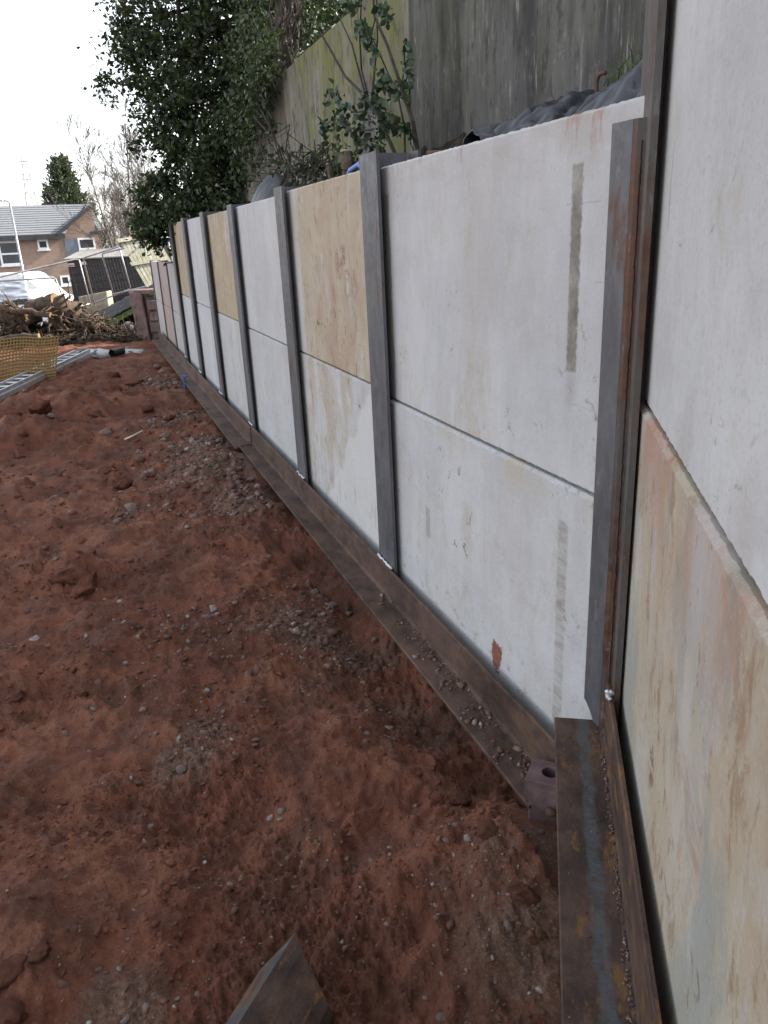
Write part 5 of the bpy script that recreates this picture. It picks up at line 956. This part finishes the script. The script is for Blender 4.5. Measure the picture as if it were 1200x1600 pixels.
m = MB(); m.box(xl - .2, xg0 + .1, -.42, -.36, ze - .22, ze - .02); m.box(xl, xg0, -.36, 0, ze - .2, ze - .16); m.build('gutter', simple('dark_gutter', (.03, .03, .034), .5), HO)
m = MB(); m.box(xr - .5, xr + .28, -.42, -.30, ze - .1, ze + .05); m.build('gutter', simple('dark_gutter2', (.03, .03, .034), .5), HO)
M_WHITE = simple('white_frame', (.75, .76, .77), .4, 0, .05, 5, .05); k = NM('window_glass'); M_GLASS = k.fin(k.mix(k.noise(1.5, 2), (.03, .035, .045), (.07, .08, .09)), .08, 0, None, .8)
M_CLAD = simple('blue_grey_cladding', (.13, .155, .19), .6, 0, .1, 6, .1)
def window(px0, px1, py0, py1, mull=True, clad=0):
    a, b = hp(px0, py1) - HO_, hp(px1, py0) - HO_; x0, x1, z0, z1 = a[0], b[0], a[2], b[2]; f = .085; m = MB()
    m.box(x0, x1, -.05, .03, z0, z0 + f); m.box(x0, x1, -.05, .03, z1 - f, z1); m.box(x0, x0 + f, -.049, .03, z0 + f, z1 - f); m.box(x1 - f, x1, -.049, .03, z0 + f, z1 - f)
    if mull: zm = z0 + (z1 - z0) * .47; m.box(x0 + f, x1 - f, -.048, .03, zm - .04, zm + .04)
    w = m.build('window', M_WHITE, HO); m = MB(); m.box(x0 + f * .5, x1 - f * .5, -.02, -.005, z0 + f * .5, z1 - f * .5); m.build('pane', M_GLASS, w)
    m = MB(); m.box(x0 - .06, x1 + .06, -.11, .02, z0 - .07, z0 - .003); m.build('sill', M_WHITE, w)
    if clad: m = MB(); m.box(x0 - clad, x0 - .01, -.03, .02, z0 + .02, z1); m.build('cladding_panel', M_CLAD, HO)
window(3, 28, 376, 415, True, .75); window(60, 74, 374, 390, False); window(126, 147, 371, 404, True, .62); window(58, 84, 432, 447, True); window(96, 108, 430, 446, False)
# lamp post
ly = 30.0; lt = at_y(24, 318, ly); lb_ = at_y(42, 455, ly); g = Hs(lb_[0], ly); E_ = empty('street_lamp', (lb_[0], ly, g), 0, label='slim grey street lamp standing in front of the brick house', category='street lamp')
m = MB(); hl = lt[2] - g; m.tube([(0, 0, -.2), (0, 0, 1.2), (0, 0, 1.25), (0, 0, hl)], [.075, .075, .05, .038], 10); m.build('pole', M_GALV, E_, smooth=True)
m = MB(); m.tube([(0, 0, hl), (-.02, 0, hl + .06), (-.10, 0, hl + .10), (-.2, 0, hl + .11)], [.03, .028, .028, .028], 8); m.build('bracket', M_GALV, E_, smooth=True); m = MB(); m.prism([(-.2, -.06, hl + .07), (-.46, -.05, hl + .09), (-.46, -.05, hl + .15), (-.2, -.06, hl + .16)], (0, 0, 0), (0, .12, 0)); m.build('lantern', simple('lantern', (.5, .51, .52), .5), E_, bevel=.01)
# vehicles
M_CARGLASS = simple('dark_car_glass', (.015, .017, .02), .45, 0, .2, 3, 0); M_VAN = simple('white_paint', (.74, .75, .76), .25, 0, .03, 3, .02); M_TYRE = simple('tyre', (.02, .02, .02), .9); M_DARK = simple('dark_trim', (.03, .032, .035), .5); M_HV = simple('yellow_green_film', (.50, .58, .08), .5)
def vehicle(name, px, py_top, y, L_, Wd, prof, wins, label, cat, rz, mat, band=False, wheels=(.8, -.8)):
    c = at_y(px, py_top, y); g = Hs(c[0], y); E_ = empty(name, (c[0], y, g), rz, label=label, category=cat)
    m = MB(); m.prism([(x, 0, z) for x, z in prof], (0, -Wd / 2, 0), (0, Wd / 2, 0)); m.build('body', mat, E_, bevel=.05, seg=3, smooth=False)
    for i, w in enumerate(wins):
        for s in (-1, 1): m = MB(); m.prism([(x, s * (Wd / 2 + .004), z) for x, z in w], (0, -.004, 0), (0, .004, 0)); m.build('window', M_CARGLASS, E_)
    for x in wheels:
        for s in (-1, 1): m = MB(); m.tube([(x, s * (Wd / 2 - .2), .32), (x, s * (Wd / 2 + .01), .32)], .32, 20); w = m.build('wheel', M_TYRE, E_); m = MB(); m.tube([(x, s * (Wd / 2 + .011), .32), (x, s * (Wd / 2 + .02), .32)], .2, 16); m.build('rim', M_GALV, w)
    if band:
        for s in (-1, 1): m = MB(); m.box(prof[0][0] + .1, prof[-1][0] - .15, s * (Wd / 2 + .006) - .003, s * (Wd / 2 + .006) + .003, .62, .84); m.build('side_band', M_HV, E_)
    return E_
xe = max
VT_ = at_y(5, 427, 31.5)[2] - Hs(at_y(5, 427, 31.5)[0], 31.5); van_prof = [(x, z * VT_ / 2.0) for x, z in [(-2.5, .3), (-2.5, 1.9), (-2.3, 2.0), (1.0, 2.0), (1.25, 1.92), (1.95, 1.25), (2.5, 1.05), (2.6, .75), (2.6, .3)]]
vehicle('white_van', 5, 430, 31.5, 5, 1.95, van_prof, [[(.35, 1.3), (.35, 1.78), (1.1, 1.78), (1.6, 1.3)], [(-.7, 1.35), (-.7, 1.75), (.2, 1.75), (.2, 1.35)]], 'white van parked in front of the brick house', 'van', 0, M_VAN, False, (1.7, -1.6))
car_prof = [(-2.1, .25), (-2.15, .8), (-1.9, 1.0), (-1.3, 1.4), (.2, 1.42), (.95, .98), (1.95, .85), (2.1, .6), (2.1, .25)]
vehicle('parked_car', 45, 447, 28.5, 4.2, 1.78, car_prof, [[(-1.2, 1.0), (-.9, 1.32), (.1, 1.34), (.7, 1.0)]], 'white car with yellow green side band parked before the van', 'car', RAD(-8), M_VAN, True, (1.3, -1.3))
vehicle('parked_car', 92, 446, 34.0, 4.2, 1.78, car_prof, [[(-1.2, 1.0), (-.9, 1.32), (.1, 1.34), (.7, 1.0)]], 'dark grey car parked by the house wall beside the shed', 'car', RAD(80), simple('dark_car_paint', (.05, .052, .058), .25), False, (1.3, -1.3))

# ------------------------------------------------------------------ far trees and pylon
def grow(m, p, d, L, r, lev, rs, up=.12, spread=.55, nb=(3, 5), minr=.004):
    P = [p]; n = 5
    for i in range(n): d = d + rs.normal(size=3) * .10 + np.array([0, 0, up * .12]); d /= np.linalg.norm(d); P.append(P[-1] + d * L / n)
    m.tube(P, [max(minr, r * (1 - .55 * i / n)) for i in range(n + 1)], 5 if lev > 1 else 3, cap=False)
    if lev == 0: return
    for i in range(rs.randint(*nb)):
        q = P[rs.randint(2, n + 1)]; e = d + rs.normal(size=3) * spread; e[2] = abs(e[2]) * .6 + .35 * up * 3; e /= np.linalg.norm(e); grow(m, q, e, L * rs.uniform(.5, .78), r * .5, lev - 1, rs, up, spread, nb, minr)
def bare(px, y, ptop, seed, label, r=.09, lev=4, group=None, spread=.36, nb=(3, 5), pbase=440):
    rs_ = np.random.RandomState(seed); c = at_y(px, 400, y); g = Hs(c[0], y); tz = at_y(px, ptop, y)[2]; E_ = empty('bare_tree', (c[0], y, g), 0, label=label, category='tree')
    if group: E_['group'] = group
    Ht = tz - g; m = MB(); P = [np.array([0, 0, -.2])]; d = np.array([rs_.normal() * .05, 0, 1.])
    for i in range(9): d = d + rs_.normal(size=3) * .035; d[2] = 1; P.append(P[-1] + d * Ht / 9)
    R_ = [max(.008, r * (1 - i / 9.6)) for i in range(10)]; m.tube(P, R_, 7, cap=False); m.build('trunk', M_TWIG, E_, smooth=True); m = MB()
    for i in range(3, 10):
        for _ in range(rs_.randint(3, 6)): e = rs_.normal(size=3) * np.array([.55, .55, .2]) + np.array([0, 0, .9]); e /= np.linalg.norm(e); grow(m, P[i], e, Ht * .20 * rs_.uniform(.6, 1.1) * (1.15 - i / 14), R_[i] * .32, lev - 2, rs_, .35, spread, nb, .0048)
    m.build('branches', M_TWIG, E_)
bare(206, 25.5, 190, 1, 'tall slender bare tree with two stems rising behind the shed', .075, 5)
bare(193, 26.5, 215, 2, 'slender bare tree close behind the site fence', .06, 5)
bare(225, 30, 240, 3, 'bare tree half hidden by the dark evergreen', .10, 5)
bare(194, 36, 300, 4, 'bushy bare tree beside the end of the brick house', .09, 5); bare(180, 48, 310, 5, 'reddish bare tree behind the house end', .12, 5); bare(215, 40, 285, 6, 'wide bare tree in the row behind the garden shed', .12, 5); bare(206, 44, 290, 7, 'twiggy bare tree in the middle of the far row', .11, 5); bare(240, 36, 230, 8, 'bare tree behind the overhanging evergreen branches', .11, 5)
# conifer
r2 = np.random.RandomState(91); cy = 58.0; ct = at_y(92, 250, cy); g = Hs(ct[0], cy); E_ = empty('conifer', (ct[0], cy, g), 0, label='broad conical evergreen tree rising behind the house roof', category='tree'); Hc = ct[2] - g
m = MB(); m.tube([(0, 0, -.2), (0, 0, Hc * .5), (0.1, 0, Hc * .93)], [.3, .2, .04], 8); m.build('trunk', M_BARK, E_, smooth=True); lf = []; axs = []
for i in range(430):
    v = r2.rand() ** .75; rad = 2.7 * (1 - v) ** .75 * (.45 + .65 * r2.rand()); a = r2.uniform(0, 2 * math.pi); z = Hc * (.22 + .78 * v); c = np.array([math.cos(a) * rad, math.sin(a) * rad, z * .985]); d = np.array([math.cos(a) * .7, math.sin(a) * .7, .75]); kk = 34; u = r2.rand(kk, 1); lf.append(c * np.array([1, 1, 1]) + d * (u - .6) * 1.0 + r2.normal(size=(kk, 3)) * .13); axs.append(np.repeat(d[None], kk, 0))
V, Fq = leaf_arrays(np.concatenate(lf), .26, r2, 0, .5, .2, np.concatenate(axs)); link('crown', np_mesh('crown', V, Fq), M_CONIF, E_)
# pylon
py_ = 210.0; pt_ = at_y(36, 245, py_); E_ = empty('power_pylon', (pt_[0], py_, -1.55), RAD(20), label='distant lattice power pylon with three cross arms', category='pylon'); Hp = pt_[2] + 1.55; m = MB()
def pw(z): f = z / Hp; return 2.6 * (1 - f) ** 1.25 + .45
lv = np.linspace(0, Hp, 13)
for i in range(12):
    a, b = pw(lv[i]), pw(lv[i + 1])
    for s1, s2, s3, s4 in ((-1, -1, 1, -1), (1, -1, 1, 1), (1, 1, -1, 1), (-1, 1, -1, -1)):
        m.bar((s1 * a, s2 * a, lv[i]), (s1 * b, s2 * b, lv[i + 1]), .14, .14); m.bar((s1 * a, s2 * a, lv[i]), (s3 * b, s4 * b, lv[i + 1]), .07, .07); m.bar((s3 * a, s4 * a, lv[i]), (s1 * b, s2 * b, lv[i + 1]), .07, .07)
M_PYL = simple('pylon_steel', (.30, .31, .32), .6, .0, .08, 1, 0); m.build('tower', M_PYL, E_)
for fz, L_ in ((.96, 3.0), (.80, 3.7), (.64, 3.2)):
    z = Hp * fz; m = MB()
    for s in (-1, 1):
        for t in (-1, 1): m.bar((0, t * .5, z), (s * L_, 0, z), .10, .10); m.bar((s * .5, t * .4, z + 1.2), (s * L_, 0, z + .02), .08, .08)
    m.build('cross_arm', M_PYL, E_)
# far tree line closing the view beside the house
r2 = np.random.RandomState(97); lf = []
for i in range(160): x = r2.uniform(-48, 6); lf.append(np.array([x, r2.uniform(62, 75), -1.5 + r2.rand() ** 1.3 * (2.6 + 1.2 * math.sin(x * .5))]) + r2.normal(size=(40, 3)) * .5)
V, Fq = leaf_arrays(np.concatenate(lf), .45, r2, .2, .5); link('distant_scrub', np_mesh('distant_scrub', V, Fq), simple('far_scrub', (.12, .095, .075), .95), kind='stuff', label='distant belt of brown scrub beyond the house', category='scrub')
